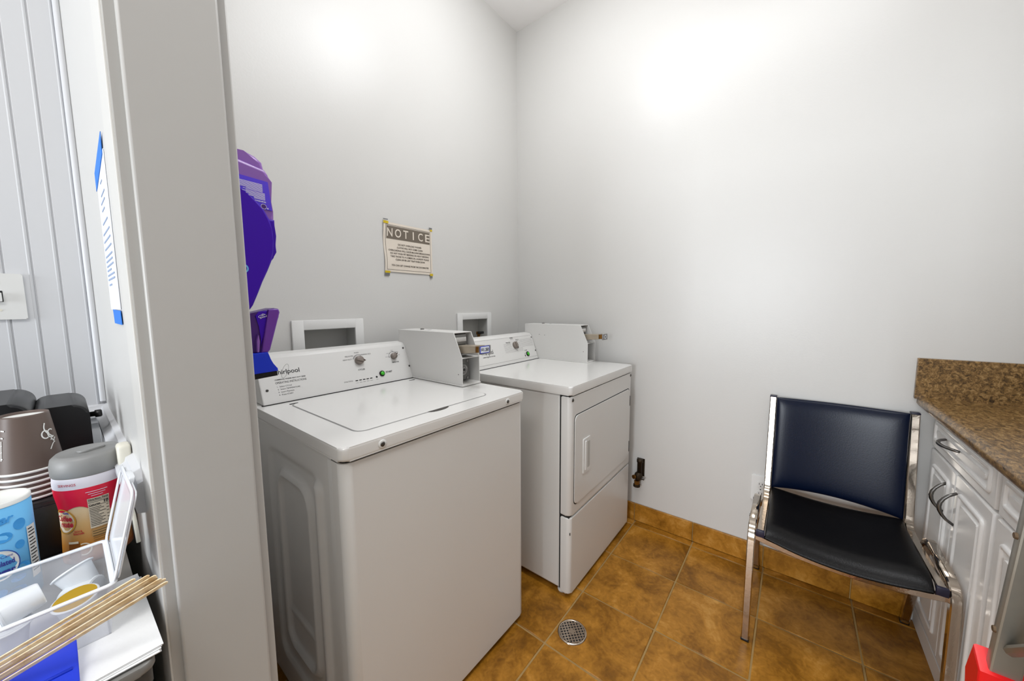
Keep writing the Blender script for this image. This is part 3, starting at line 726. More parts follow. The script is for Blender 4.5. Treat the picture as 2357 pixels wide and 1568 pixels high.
def tape(u0, u1, v0, v1, m, name='tape_strip', d=0.0024):
    bm = nb(); add_quad(bm, nf, u0, u1, v0, v1, d, 3, 3); add_quad(bm, nf, u0, u1, v0, v1, d - 0.0004, 3, 3); return obj(name, bm, m, notice)
tape(-0.002, 0.026, NH - 0.008, NH + 0.004, 'tape_y'); tape(NW - 0.012, NW + 0.003, NH - 0.006, NH + 0.003, 'tape_y')
tape(0.0, 0.028, -0.006, 0.004, 'tape_y'); tape(NW - 0.020, NW + 0.001, -0.006, 0.006, 'tape_y')
tape(-0.002, 0.024, NH + 0.009, NH + 0.014, 'tape_g'); tape(NW - 0.018, NW + 0.002, NH + 0.004, NH + 0.013, 'tape_g')
tape(-0.001, 0.026, -0.020, -0.006, 'tape_g'); tape(NW - 0.018, NW - 0.003, -0.018, -0.006, 'tape_g')

# gas valve in a cut-out of the right wall
gv = thing('gas_valve', 'brass gas shutoff valve in a cut-out of the wall beside the dryer', 'valve', (RX, 0.672, 0.22))
obj('wall_cutout', box(RX - 0.0015, RX, 0.650, 0.694, 0.285, 0.392), 'darkbrass', gv)
obj('riser_pipe', lathe([(0.014, 0), (0.014, 0.075), (0.018, 0.077), (0.018, 0.095)], (RX - 0.020, 0.672, 0.298), n=14), 'darkbrass', gv, True)
gb = obj('valve_body', lathe([(0.012, 0), (0.020, 0.006), (0.024, 0.016), (0.024, 0.030), (0.019, 0.042), (0.013, 0.048)], (RX - 0.028, 0.676, 0.266), n=8), 'darkbrass', gv)
obj('hex_nut', lathe([(0.016, 0), (0.016, 0.024), (0.012, 0.026)], (RX - 0.030, 0.684, 0.238), n=6), 'brass', gv)
obj('flare_nut', lathe([(0.020, 0), (0.020, 0.012), (0.016, 0.014)], (RX - 0.030, 0.684, 0.226), (0, 0, 1), n=12), 'darkbrass', gv)
obj('bleed_plug', lathe([(0.012, 0), (0.012, 0.010), (0.006, 0.010), (0.006, 0.006)], (RX - 0.048, 0.692, 0.290), (-0.9, 0.4, 0), n=14), 'brass', gv)
obj('valve_lever', box(RX - 0.036, RX - 0.028, 0.640, 0.666, 0.276, 0.290, bev=0.002), 'screw', gv)
# wall socket
ws = thing('wall_socket', 'white duplex wall socket half hidden behind the chair', 'socket', (RX, 0.088, 0.33))
wf = Frame((RX, 0.125, 0.330), (0, -1, 0), (0, 0, 1))
obj('cover_plate', prism(rrect(0, 0.076, 0, 0.128, 0.004), wf, 0, 0.006, bev=0.002), 'whitepl', ws)
for v in (0.036, 0.084):
    r = obj('socket_face', prism(rrect(0.022, 0.054, v - 0.014, v + 0.018, 0.012), wf, 0.005, 0.0078), 'whitepl', ws)
    bm = nb(); add_quad(bm, wf, 0.031, 0.033, v, v + 0.009, 0.0082); add_quad(bm, wf, 0.043, 0.0455, v, v + 0.009, 0.0082); add_disc(bm, wf, 0.038, v - 0.007, 0.0025, 0.0025, 0.0082, 10)
    obj('socket_slots', bm, 'gap', r)
bm = nb(); add_disc(bm, wf, 0.038, 0.060, 0.003, 0.003, 0.0068, 10); obj('plate_screw', bm, 'screw', ws)
# floor drain
dr = thing('floor_drain', 'round chrome floor drain grate between the washer and the dryer', 'drain', (1.169, 0.629, 0))
dc = V((1.169, 0.629, 0.0))
obj('drain_cup', lathe([(0.052, 0.0), (0.052, 0.0022)], dc, n=36), 'gap', dr)
bm = nb(); add_lathe(bm, [(0.050, 0.0018), (0.050, 0.0048), (0.053, 0.0052), (0.057, 0.0040), (0.0575, 0.0008)], dc, n=40, cap=False); obj('drain_rim', bm, 'chrome', dr, True)
bm = nb(); ca, sa = math.cos(0.82), math.sin(0.82); R = 0.0505
for i in range(-4, 5):
    o = i * 0.0115; L = math.sqrt(max(0, R * R - o * o))
    for sw in (0, 1):
        z = 0.0042 + 0.0002 * sw; hw = 0.0022
        c = [(-L, o - hw), (L, o - hw), (L, o + hw), (-L, o + hw)]
        if sw: c = [(b, a) for a, b in c]
        add_prism(bm, c, lambda u, v, d: dc + V((u * ca - v * sa, u * sa + v * ca, d)), z - 0.0016, z)
add_lathe(bm, [(0.010, 0.0020), (0.010, 0.0046)], dc, n=18)
obj('drain_grate', bm, 'chrome', dr)

# ================================================================== CHAIR
ch = thing('stacking_chair', 'black vinyl chair with square chrome tube frame against the wall', 'chair', (1.80, -0.165, 0))
r = 0.0125
for side, ya, yi in ((1, 0.085, 0.058), (-1, -0.418, -0.391)):
    leg = fillet([(1.558, ya, 0.0), (1.572, ya, 0.452), (1.868, ya, 0.460), (2.045, ya, 0.0)], [0.05, 0.05], 7)
    # leg loop as three parts: front leg, rail, rear leg
    n = len(leg); i1 = 8; i2 = n - 9
    obj('front_leg', tube(leg[:i1 + 1], 0.0125, square=True, rx=0.0125, up=(0, 1, 0)), 'chrome', ch)
    obj('side_rail', tube(leg[i1:i2 + 1], 0.0125, square=True, up=(0, 1, 0)), 'chrome', ch)
    obj('rear_leg', tube(leg[i2:], 0.0125, square=True, up=(0, 1, 0)), 'chrome', ch)
    for fx in (1.558, 2.043): obj('foot_cap', box(fx - 0.0135, fx + 0.0135, ya - 0.0135, ya + 0.0135, 0.0, 0.010, bev=0.002), 'black', ch)
    up = fillet([(1.575, yi, 0.440), (1.985, yi, 0.418), (2.052, yi, 0.868)], 0.06, 8)
    sf = obj('seat_back_frame', tube(up, 0.0125, square=True, up=(0, 1, 0)), 'chrome', ch)
    obj('end_cap', box(1.566, 1.577, yi - 0.0132, yi + 0.0132, 0.427, 0.4535, bev=0.002), 'cap', sf)
    obj('end_cap', box(2.0385, 2.0665, yi - 0.0132, yi + 0.0132, 0.866, 0.873, bev=0.002), 'cap', sf)
    for bx in (1.66, 1.82): obj('joint_bolt', lathe([(0.005, 0), (0.005, 0.003)], (bx, ya + side * 0.0125, 0.456), (0, side, 0), n=12), 'screw', ch)
def crossbar(x, z, sag, name='cross_bar'):
    p = [(x, -0.418 + 0.503 * t, z - sag * 4 * t * (1 - t)) for t in [q / 10 for q in range(11)]]
    return obj(name, tube(p, 0.011, square=True), 'chrome', ch)
crossbar(1.592, 0.418, 0.030); crossbar(1.90, 0.404, 0.020)
# sling seat: cushion that dips in the middle
def cushion(name, fn, nu, nv, th, m):
    """closed pillow: fn(s,t)->(pos, normal), s,t in 0..1"""
    bm = nb()
    def sm(a): return max(0.0, 1 - abs(2 * a - 1) ** 8) ** 0.5
    top, bot = [], []
    for j in range(nv + 1):
        rt, rb = [], []
        for i in range(nu + 1):
            s = 0.5 - 0.5 * math.cos(PI * i / nu); t = 0.5 - 0.5 * math.cos(PI * j / nv)
            p, n = fn(s, t); h = th * (0.12 + 0.88 * sm(s) * sm(t))
            rt.append(bm.verts.new(p + n * h)); rb.append(bm.verts.new(p - n * h * 0.7))
        top.append(rt); bot.append(rb)
    for j in range(nv):
        for i in range(nu):
            bm.faces.new((top[j][i], top[j][i + 1], top[j + 1][i + 1], top[j + 1][i])); bm.faces.new((bot[j][i], bot[j + 1][i], bot[j + 1][i + 1], bot[j][i + 1]))
    for i in range(nu):
        bm.faces.new((top[0][i + 1], top[0][i], bot[0][i], bot[0][i + 1])); bm.faces.new((top[nv][i], top[nv][i + 1], bot[nv][i + 1], bot[nv][i]))
    for j in range(nv):
        bm.faces.new((top[j][0], top[j + 1][0], bot[j + 1][0], bot[j][0])); bm.faces.new((top[j + 1][nu], top[j][nu], bot[j][nu], bot[j + 1][nu]))
    bmesh.ops.recalc_face_normals(bm, faces=bm.faces[:])
    return obj(name, bm, m, ch, True)
def seat_fn(s, t):
    y = 0.044 - 0.421 * s; x = 1.572 + 0.425 * t
    dip = (0.030 - 0.014 * t) * 4 * s * (1 - s)
    roll = 0.035 * max(0, 0.16 - t) / 0.16
    z = 0.454 - 0.014 * t - dip - roll * roll * 22 + 0.010 * max(0, t - 0.85) / 0.15
    return V((x, y, z)), V((0, 0, 1))
cushion('seat', seat_fn, 26, 26, 0.017, 'vinyl')
def back_fn(s, t):
    y = 0.044 - 0.421 * s
    arch = 0.014 * 4 * s * (1 - s) * (1 - t) ** 2
    z = 0.452 + arch + (0.868 - 0.452 - arch) * t
    x = 1.995 + (z - 0.46) * 0.118 + 0.022 * 4 * s * (1 - s)
    return V((x, y, z)), V((-0.99, 0, 0.117))
cushion('backrest', back_fn, 26, 26, 0.020, 'vinyl_back')

# ================================================================== CABINETS AND COUNTER
CY = -0.464
def panel_front(parent, name, x0, x1, z0, z1, inset, m='cab'):
    """slab with routed raised panel: slab, groove frame and field"""
    t = 0.018
    o = obj(name, box(x0, x1, CY, CY + t, z0, z1, bev=0.004, seg=2), m, parent)
    fr = Frame((0, CY + t, 0), (-1, 0, 0), (0, 0, 1))
    a0, a1, b0, b1 = x0 + inset, x1 - inset, z0 + inset, z1 - inset
    ring = [V(fr(u, v, 0.001)) for u, v in rrect(-a1 + 0.006, -a0 - 0.006, b0 + 0.006, b1 - 0.006, 0.010)]
    obj('panel_moulding', tube(ring, 0.006, 8, rx=0.008, up=tuple(fr.n), closed=True), m, o, True)
    g = 0.030
    bm = nb(); add_prism(bm, rrect(-a1 + g, -a0 - g, b0 + g, b1 - g, 0.004), fr, -0.014, 0.005, bev=0.004, seg=2); obj('panel_field', bm, m, o)
    return o
def pull(parent, pts, name='handle'):
    rr = [0.0042, 0.0046, 0.005, 0.0056, 0.006, 0.0056, 0.005, 0.0046, 0.0042]
    a, b, out = pts; a, b, out = V(a), V(b), V(out)
    p = [a + (b - a) * (k / 8) + out * (math.sin(PI * k / 8) ** 0.75) for k in range(9)]
    return obj(name, tube(p, rr, 10), 'nickel', parent, True)
def cabinet(x0, x1, label, dooredges, handles, drawer_pull):
    t = thing('base_cabinet', label, 'cabinet', ((x0 + x1) / 2, CY - 0.25, 0), 'white base cabinets')
    obj('body', box(x0 + 0.001, x1 - 0.001, FY + 0.01, CY, 0.0, 0.893), 'cab', t)
    d = panel_front(t, 'drawer_front', x0 + 0.012, x1 - 0.010, 0.748, 0.884, 0.030)
    if drawer_pull: pull(d, ((drawer_pull[0], CY + 0.026, 0.822), (drawer_pull[1], CY + 0.026, 0.822), (0, 0.030, 0)))
    for (a, b), hx in zip(dooredges, handles):
        dr_ = panel_front(t, 'cabinet_door', a, b, 0.075, 0.738, 0.045)
        pull(dr_, ((hx, CY + 0.018, 0.682), (hx, CY + 0.018, 0.572), (0, 0.036, 0)))
    obj('kick_board', box(x0 + 0.002, x1 - 0.002, CY - 0.002, CY + 0.018, 0.0, 0.068, bev=0.002), 'cab', t)
    return t
cabinet(1.497, RX - 0.002, 'white two-door base cabinet with drawer next to the chair', [(1.509, 1.7895), (1.7935, 2.066)], [1.766, 1.856], (1.76, 1.895))
cabinet(0.914, 1.496, 'white base cabinet partly behind the aluminium ladder', [(0.926, 1.203), (1.207, 1.486)], [1.175, 1.238], (1.14, 1.27))
ct = thing('countertop', 'brown speckled laminate countertop over the white cabinets', 'countertop', (1.5, -0.72, 0.9))
bm = prism([(-1.05, 0.895), (-0.412, 0.895), (-0.402, 0.898), (-0.396, 0.908), (-0.396, 0.922), (-0.402, 0.931), (-0.414, 0.935), (-1.05, 0.935)], YZ, 0.905, RX - 0.001)
obj('worktop', bm, 'lamin', ct)
bm = nb(); add_box(bm, RX - 0.020, RX, FY + 0.002, -0.386, 0.926, 1.086, bev=0.002); obj('side_splash', bm, 'lamin', ct)
obj('back_splash', box(0.905, RX - 0.021, FY, FY + 0.02, 0.935, 1.03, bev=0.002), 'lamin', ct)

# ================================================================== LADDER (right edge of the view)
ld = thing('step_ladder', 'worn aluminium step ladder with red plastic brackets at the right edge', 'ladder', (0.72, -0.27, 0))
for lx in (0.911, 0.541):
    s = 1 if lx > 0.8 else -1
    rl = obj('front_rail', prism([(-0.318, 0.02), (-0.284, 0.02), (-0.284, 1.22), (-0.318, 1.22)], lambda u, v, d: (d - 0.15 * (v - 0.7), u, v), lx - 0.004, lx + 0.014, bev=0.003), 'alu', ld)
    for z in (1.085, 0.945, 0.770, 0.52, 0.27):
        obj('rivet', lathe([(0.0055, 0), (0.0045, 0.003)], (lx + 0.005 - 0.15 * (z - 0.7), -0.284, z), (0, 1, 0), n=12), 'rust', rl)
    obj('rear_rail', prism([(-0.372, 0.02), (-0.350, 0.02), (-0.350, 1.16), (-0.372, 1.16)], lambda u, v, d: (d - 0.15 * (v - 0.7), u, v), lx - 0.024, lx - 0.008, bev=0.002), 'alu', ld)
    bm = nb(); add_prism(bm, [(-0.006, 0.0), (0.030, -0.022), (0.030, -0.085), (-0.014, -0.110), (-0.026, -0.060)], lambda u, v, d: (lx + 0.022 - u, -0.275 + d, 0.712 + v), -0.055, 0.002, bev=0.004)
    obj('red_bracket', bm, 'ladred', ld)
    obj('rubber_foot', box(lx - 0.010, lx + 0.020, -0.324, -0.278, 0.0, 0.03, bev=0.004), 'ladred', ld)
for z in (0.25, 0.50, 1.0):
    q = -0.15 * (z - 0.7)
    obj('tread', box(0.541 + q, 0.911 + q, -0.345, -0.286, z, z + 0.022, bev=0.003), 'alu', ld)
obj('top_cap', box(0.435, 0.835, -0.380, -0.290, 1.22, 1.27, bev=0.008), 'ladred', ld)
obj('diagonal_brace', tube([(0.900, -0.300, 0.745), (0.72, -0.300, 0.900)], 0.008, 8), 'alu', ld)
obj('diagonal_brace', tube([(0.555, -0.300, 0.745), (0.72, -0.300, 0.900)], 0.008, 8), 'alu', ld)

# ================================================================== PURPLE JUG AND BRUSH on the doorway wall
jug = thing('cleaner_jug', 'purple cleaner jug hung upside down in a deep purple wall holder', 'jug', (DX1, 1.0, 1.32))
def xz_poly(pts, d0, d1, bev=0.0, seg=3): return prism(pts, XZ, d0, d1, bev=bev, seg=seg)
jb = obj('jug_body', xz_poly([(0.205, 1.40), (0.318, 1.40), (0.336, 1.500), (0.340, 1.512), (0.338, 1.528), (0.3355, 1.55), (0.3315, 1.596), (0.3335, 1.612), (0.327, 1.622), (0.205, 1.648)], 0.995, 1.085, bev=0.008), 'jug', jug, False)
obj('jug_shoulder', xz_poly([(0.205, 1.62), (0.318, 1.600), (0.331, 1.612), (0.326, 1.640), (0.312, 1.651), (0.290, 1.656), (0.205, 1.662)], 1.005, 1.075, bev=0.008), 'jug', jug)
lb = obj('jug_label', xz_poly([(0.212, 1.535), (0.3355, 1.529), (0.3305, 1.594), (0.212, 1.602)], 0.9935, 0.996), 'juglabel', jb)
lf = lambda u, v, d=0.0: V((u, 0.9930 - d, v - 0.045 * (u - 0.28)))
bm = nb()
for i in range(9):
    a = [0.215, 0.225, 0.258, 0.215, 0.24, 0.274, 0.262, 0.286, 0.280][i]
    add_quad(bm, lf, a, 0.3185, 1.586 - i * 0.0021, 1.5871 - i * 0.0021)
for i in range(8):
    a = [0.285, 0.215, 0.285, 0.280, 0.29, 0.285, 0.30, 0.30][i]
    add_quad(bm, lf, a, 0.3225, 1.5665 - i * 0.0021, 1.5676 - i * 0.0021)
add_text(bm, 'WARNING', lf, 0.301, 1.5465, width=0.0225, height=0.003, bold=0.04)
add_ring(bm, lf, 0.3185, 1.5375, 0.0055, 0.0055, 0.0008, 0.0006, n=20); add_disc(bm, lf, 0.3265, 1.5345, 0.0016)
obj('label_print', bm, 'white_ink', lb)
bm = nb(); add_disc(bm, lf, 0.3185, 1.5375, 0.005); obj('label_emblem', bm, 'purple3', lb)
# leaf-shaped holder shell in front of the jug
def leaf(x_off=0.0):
    p = [(0.205, 1.585)]
    for x_, z_ in ((0.250, 1.568), (0.276, 1.553), (0.298, 1.538), (0.314, 1.522), (0.3245, 1.502), (0.3285, 1.48), (0.3295, 1.455), (0.3275, 1.432), (0.322, 1.410), (0.312, 1.388), (0.298, 1.362), (0.285, 1.334), (0.272, 1.308), (0.258, 1.290), (0.238, 1.274), (0.205, 1.262)):
        p.append((x_ + x_off - 0.009 * max(0, min(1, (x_ - 0.26) / 0.06)), z_))
    return p
hs = obj('holder_shell', xz_poly(leaf(), 0.958, 0.990, bev=0.003), 'purple', jug)
rim = [V((a, 0.968, b)) for a, b in leaf()[1:-1]]
bm = tube([p + V((0.003, 0.012, 0)) for p in rim], 0.006, 8); obj('holder_rim', bm, 'purple', hs, True)
obj('holder_side', xz_poly([(0.205, 1.30), (0.285, 1.36), (0.312, 1.392), (0.330, 1.418), (0.338, 1.432), (0.3345, 1.47), (0.338, 1.508), (0.205, 1.508)], 0.988, 1.092, bev=0.004), 'purple', jug)
bm = nb(); add_ring(bm, lambda u, v, d=0.0: V((u, 0.9575 - d, v)), 0.256, 1.386, 0.012, 0.010, 0.003, n=20); obj('holder_mark', bm, 'bluelab', hs)

br = thing('hand_brush', 'purple handled brush with blue head and black bristles below the jug', 'brush', (DX1, 1.0, 1.13))
hp = obj('handle_plate', xz_poly([(0.205, 1.272), (0.281, 1.288), (0.322, 1.2985), (0.331, 1.297), (0.3335, 1.289), (0.331, 1.278), (0.309, 1.199), (0.302, 1.191), (0.205, 1.196)], 0.985, 1.045, bev=0.004), 'purple3', br)
obj('handle_edge', xz_poly([(0.3085, 1.2945), (0.323, 1.2965), (0.330, 1.2955), (0.332, 1.288), (0.3065, 1.199), (0.301, 1.193), (0.288, 1.194)], 0.978, 0.990, bev=0.003), 'purple2', hp)
obj('handle_web', xz_poly([(0.282, 1.280), (0.289, 1.255), (0.291, 1.225), (0.288, 1.205), (0.300, 1.245), (0.307, 1.292), (0.290, 1.290)], 0.983, 0.988, bev=0.001), 'purple', hp)
obj('handle_clip', xz_poly([(0.279, 1.196), (0.283, 1.196), (0.286, 1.220), (0.284, 1.238), (0.280, 1.222)], 0.976, 0.990, bev=0.001), 'jug', hp)
bfn = lambda u, v, d=0.0: V((u, 0.9825 - d, v))
bm = nb()
add_ring(bm, bfn, 0.2965, 1.2795, 0.0085, 0.0032, 0.0010, n=18, rot=0.2); add_ring(bm, bfn, 0.3005, 1.2815, 0.0055, 0.0024, 0.0008, n=16, rot=-0.5); add_ring(bm, bfn, 0.2945, 1.2775, 0.0045, 0.0016, 0.0008, n=16, rot=0.9)
obj('white_emblem', bm, 'white_ink', hp)
bh = obj('brush_head', prism([(0.205, 1.194), (0.3005, 1.194), (0.3020, 1.187), (0.3048, 1.177), (0.3095, 1.166), (0.3150, 1.1575), (0.3185, 1.1535), (0.3185, 1.147), (0.205, 1.143)], XZ, 0.975, 1.060, bev=0.0015), 'blue', br)
obj('bristles', prism([(0.205, 1.1440), (0.3170, 1.1490), (0.3182, 1.1355), (0.205, 1.1285)], XZ, 0.9765, 1.058, bev=0.002), 'bristle', br)

# ================================================================== HALLWAY: switch, paper, coffee things
sw = thing('light_switch', 'white toggle light switch plate on the beadboard wall', 'switch', (-0.09, LY, 1.25))
sf = Frame((-0.131, LY, 1.2735), (1, 0, 0), (0, 0, 1))
obj('switch_plate', prism(rrect(0, 0.080, 0, 0.117, 0.003), sf, 0, 0.007, bev=0.0025), 'whitepl', sw)
bm = nb(); add_prism(bm, rrect(0.0325, 0.0465, 0.045, 0.073, 0.001), sf, 0.0065, 0.0074); obj('toggle_slot', bm, 'gap', sw)
obj('toggle_lever', prism(rrect(0.034, 0.045, 0.046, 0.068, 0.001), sf, 0.006, 0.016, bev=0.001), 'whitepl', sw)
for v in (0.024, 0.093): bm = nb(); add_disc(bm, sf, 0.040, v, 0.003, 0.003, 0.0075, 12); obj('plate_screw', bm, 'bone', sw)

pn = thing('taped_paper', 'printed white sheet held by blue tape on the stub wall by the doorway', 'paper', (DX0, 0.98, 1.3))
pfm = Frame((DX0, 1.075, 1.298), (0, -1, 0), (0, 0, 1))
PW, PH = 0.175, 0.262
bm = nb(); add_prism(bm, [(0, 0), (PW, 0), (PW, PH), (0, PH)], pfm, 0.0004, 0.0012); obj('paper_sheet', bm, 'paper_w', pn)
bm = nb()
for i, (a, b, z) in enumerate(((0.07, 0.105, 0.226), (0.06, 0.13, 0.205), (0.045, 0.12, 0.193), (0.05, 0.10, 0.180), (0.035, 0.13, 0.158), (0.02, 0.145, 0.140), (0.02, 0.145, 0.126), (0.02, 0.145, 0.112), (0.02, 0.145, 0.098), (0.02, 0.14, 0.089), (0.02, 0.145, 0.080), (0.02, 0.10, 0.072), (0.02, 0.145, 0.063), (0.02, 0.145, 0.055), (0.03, 0.08, 0.045))):
    add_quad(bm, pfm, a, b, z, z + 0.0032, 0.0016)
obj('printed_lines', bm, 'ink_b', pn)
bm = nb(); add_prism(bm, [(-0.012, PH - 0.032), (PW - 0.012, PH - 0.006), (PW, PH + 0.026), (-0.010, PH + 0.002)], pfm, 0.0014, 0.0022); obj('blue_tape_strip', bm, 'tape_b', pn)
bm = nb(); add_prism(bm, [(0.06, -0.026), (PW + 0.004, -0.026), (PW + 0.002, -0.002), (0.05, 0.0)], pfm, 0.0014, 0.0022); obj('blue_tape_strip', bm, 'tape_b', pn)

# hall counter
HZ = 0.830
hc = thing('hall_counter', 'grey counter with dark edge holding the coffee things', 'counter', (-0.4, 1.1, 0))
obj('counter_slab', prism(rrect(-1.0, 0.044, 0.648, LY - 0.003, (0.001, 0.001, 0.001, 0.016)), XY, HZ - 0.012, HZ, bev=0.002), 'countergrey', hc)
obj('counter_edge', prism(rrect(-1.0, 0.041, 0.652, LY - 0.005, (0.001, 0.001, 0.001, 0.016)), XY, HZ - 0.040, HZ - 0.0115, bev=0.003), 'counterdark', hc)
obj('counter_base', box(-1.0, 0.028, 0.69, LY - 0.004, 0.0, HZ - 0.040), 'cab', hc)

# napkin pile
np_ = thing('napkin_pile', 'flat pile of white paper napkins under the clear box', 'napkins', (-0.05, 0.78, HZ))
for i in range(6):
    a = random.uniform(-0.03, 0.03); dx, dy = random.uniform(-0.003, 0.003), random.uniform(-0.003, 0.003)
    if i == 5: a, dx, dy = 0.02, 0, 0
    cx, cy, w, h = -0.055 + dx, 0.765 + dy, 0.106, 0.108
    ca, sa = math.cos(a), math.sin(a)
    obj('napkin', prism([(cx + p * ca - q * sa, cy + p * sa + q * ca) for p, q in ((-w, -h), (w, -h), (w, h), (-w, h))], XY, HZ + i * 0.0016 + 0.0002, HZ + (i + 1) * 0.0016), 'napkin', np_)
NZ = HZ + 0.0098

# creamer canister
def wrap(c, rf, z0, ang0):
    c = V(c)
    def fn(u, v, d=0.0):
        r_ = rf(v) + d; a = ang0 + u / 0.042
        return V((c.x + r_ * math.cos(a), c.y + r_ * math.sin(a), z0 + v))
    return fn
cc = V((0.0135, 1.045, HZ))
def crf(v):
    t = v / 0.165
    pts = [(0, 0.0425), (0.02, 0.0445), (0.10, 0.0450), (0.30, 0.0435), (0.5, 0.0420), (0.64, 0.0428), (0.80, 0.0462), (0.92, 0.0470), (1.0, 0.0460)]
    for (a, p), (b, q) in zip(pts, pts[1:]):
        if t <= b: return p + (q - p) * (t - a) / (b - a)
    return pts[-1][1]
cr = thing('creamer_canister', 'red and tan powdered creamer canister with grey lid', 'canister', cc)
obj('canister_body', lathe([(crf(v), v) for v in [0.165 * k / 30 for k in range(31)]], cc, n=40), 'creamer', cr, True)
obj('base_rim', lathe([(0.043, 0), (0.0454, 0.002), (0.0454, 0.012), (0.0435, 0.014)], cc, n=40), 'amber', cr, True)
lo = obj('lid', lathe([(0.0470, 0.165), (0.0480, 0.168), (0.0482, 0.184), (0.0460, 0.196), (0.040, 0.2025), (0.038, 0.2015), (0.0, 0.2035)], cc, n=40, cap=False), 'lidgrey', cr, True)
bm = nb(); add_prism(bm, rrect(-0.020, 0.020, -0.011, 0.011, 0.009), lambda u, v, d: cc + V((u * 0.8 - v * 0.5 + 0.004, u * 0.5 + v * 0.8 - 0.004, d)), 0.2020, 0.2065, bev=0.002); obj('flip_cap', bm, 'lidgrey', lo)
fa = math.atan2(-cc.y, -cc.x) - 0.10   # angle facing the doorway viewer
cw = wrap(cc, crf, cc.z, fa)
bm = nb(); add_quad(bm, cw, -PI * 0.042, PI * 0.042, 0.1440, 0.1645, 0.0006, 48, 3); obj('white_band', bm, 'band', cr, True)
def red_low(u): return 0.106 + 0.006 * math.cos(u / 0.011 + 1.1) - (0.016 * math.exp(-((u - 0.012) / 0.016) ** 2)) + (0.010 if u > 0.036 else 0)
bm = nb(); n = 60; rows = []
for i in range(n + 1):
    u = -PI * 0.042 + 2 * PI * 0.042 * i / n; l = red_low(u); rows.append([bm.verts.new(cw(u, l + (0.1442 - l) * k / 6, 0.0008)) for k in range(7)])
for a, b in zip(rows, rows[1:]):
    for k in range(6): bm.faces.new((a[k], b[k], b[k + 1], a[k + 1]))
obj('red_label', bm, 'red', cr, True)
bm = nb(); add_text(bm, 'SERVINGS', cw, -0.036, 0.1515, width=0.023, height=0.0045, d=0.0012); add_text(bm, '317', cw, 0.0375, 0.1500, height=0.0075, d=0.0012, bold=0.02)
add_text(bm, 'RICH &', cw, -0.019, 0.0620, width=0.010, height=0.0034, align='C', d=0.0011, bold=0.02); add_text(bm, 'Smooth', cw, -0.019, 0.0575, width=0.014, height=0.0040, align='C', d=0.0011, bold=0.02)
obj('red_print', bm, 'redtext', cr)
bm = nb(); add_disc(bm, cw, -0.040, 0.084, 0.019, 0.023, 0.0010, 32); lg = obj('logo_oval', bm, 'cream', cr)
bm = nb(); add_ring(bm, cw, -0.040, 0.084, 0.0185, 0.0225, 0.0024, 0.0014, a0=-140, a1=140, n=36); obj('logo_ring', bm, 'gold', lg)
bm = nb(); add_text(bm, 'Coffee', cw, -0.0255, 0.0845, width=0.027, height=0.0105, align='R', d=0.0018, bold=0.03, shear=0.1); add_text(bm, 'mate', cw, -0.0245, 0.0735, width=0.022, height=0.0105, align='R', d=0.0018, bold=0.03, shear=0.1)
obj('logo_lettering', bm, 'redtext', lg)
bm = nb(); add_text(bm, 'Nestle', cw, -0.034, 0.0985, width=0.010, height=0.0036, align='C', d=0.0018, bold=0.04); obj('logo_small_lettering', bm, 'navy', lg)
bm = nb(); add_quad(bm, cw, -0.0035, 0.0215, 0.0640, 0.1220, 0.0014, 6, 4); nfp = obj('facts_panel', bm, 'facts', cr)
bm = nb(); add_text(bm, 'Nutrition Facts', cw, -0.0025, 0.1180, width=0.023, height=0.0030, d=0.0018, bold=0.03)
add_text(bm, 'Calories', cw, -0.0025, 0.1070, width=0.013, height=0.0035, d=0.0018, bold=0.03); add_text(bm, '10', cw, 0.0205, 0.1080, width=0.0055, height=0.0050, align='R', d=0.0018, bold=0.04)
for v, w in ((0.1160, 0.024), (0.1130, 0.024), (0.1055, 0.024)): add_quad(bm, cw, -0.0030, -0.0030 + w, v, v + 0.0008, 0.0018, 4, 1)
for i in range(12):
    v = 0.1020 - i * 0.0031; add_quad(bm, cw, -0.0025, -0.0025 + [0.014, 0.017, 0.012, 0.019, 0.010, 0.016, 0.013, 0.018][i % 8], v, v + 0.0010, 0.0018, 4, 1)
    if i % 2 == 0: add_quad(bm, cw, 0.0175, 0.0205, v, v + 0.0010, 0.0018, 1, 1)
obj('facts_print', bm, 'ink', nfp)
bm = nb(); add_quad(bm, cw, -0.0030, 0.0215, 0.0480, 0.0610, 0.0012, 6, 2); tp = obj('tan_panel', bm, 'tan', cr)
bm = nb()
for i in range(5): add_quad(bm, cw, -0.0015, 0.0200 - 0.003 * (i % 2), 0.0575 - i * 0.0044, 0.0583 - i * 0.0044, 0.0016, 5, 1)
obj('tan_print', bm, 'brown_ink', tp)
bm = nb()
for i, w in enumerate((0.024, 0.019, 0.013)): add_quad(bm, cw, 0.008 - w / 2, 0.008 + w / 2, 0.1345 - i * 0.0042, 0.1356 - i * 0.0042, 0.0014, 5, 1)
obj('white_print', bm, 'white_ink', cr)
bm = nb(); add_prism(bm, rrect(-0.034, -0.019, 0.012, 0.045, 0.003), cw, 0.0006, 0.0011); mg = obj('printed_mug', bm, 'amber', cr)
bm = nb(); add_ring(bm, cw, -0.0135, 0.029, 0.0085, 0.0105, 0.0022, 0.0012, a0=-115, a1=115, n=20); add_quad(bm, cw, -0.0335, -0.0195, 0.0415, 0.0455, 0.0016, 3, 1); obj('mug_outline', bm, 'cream', mg)

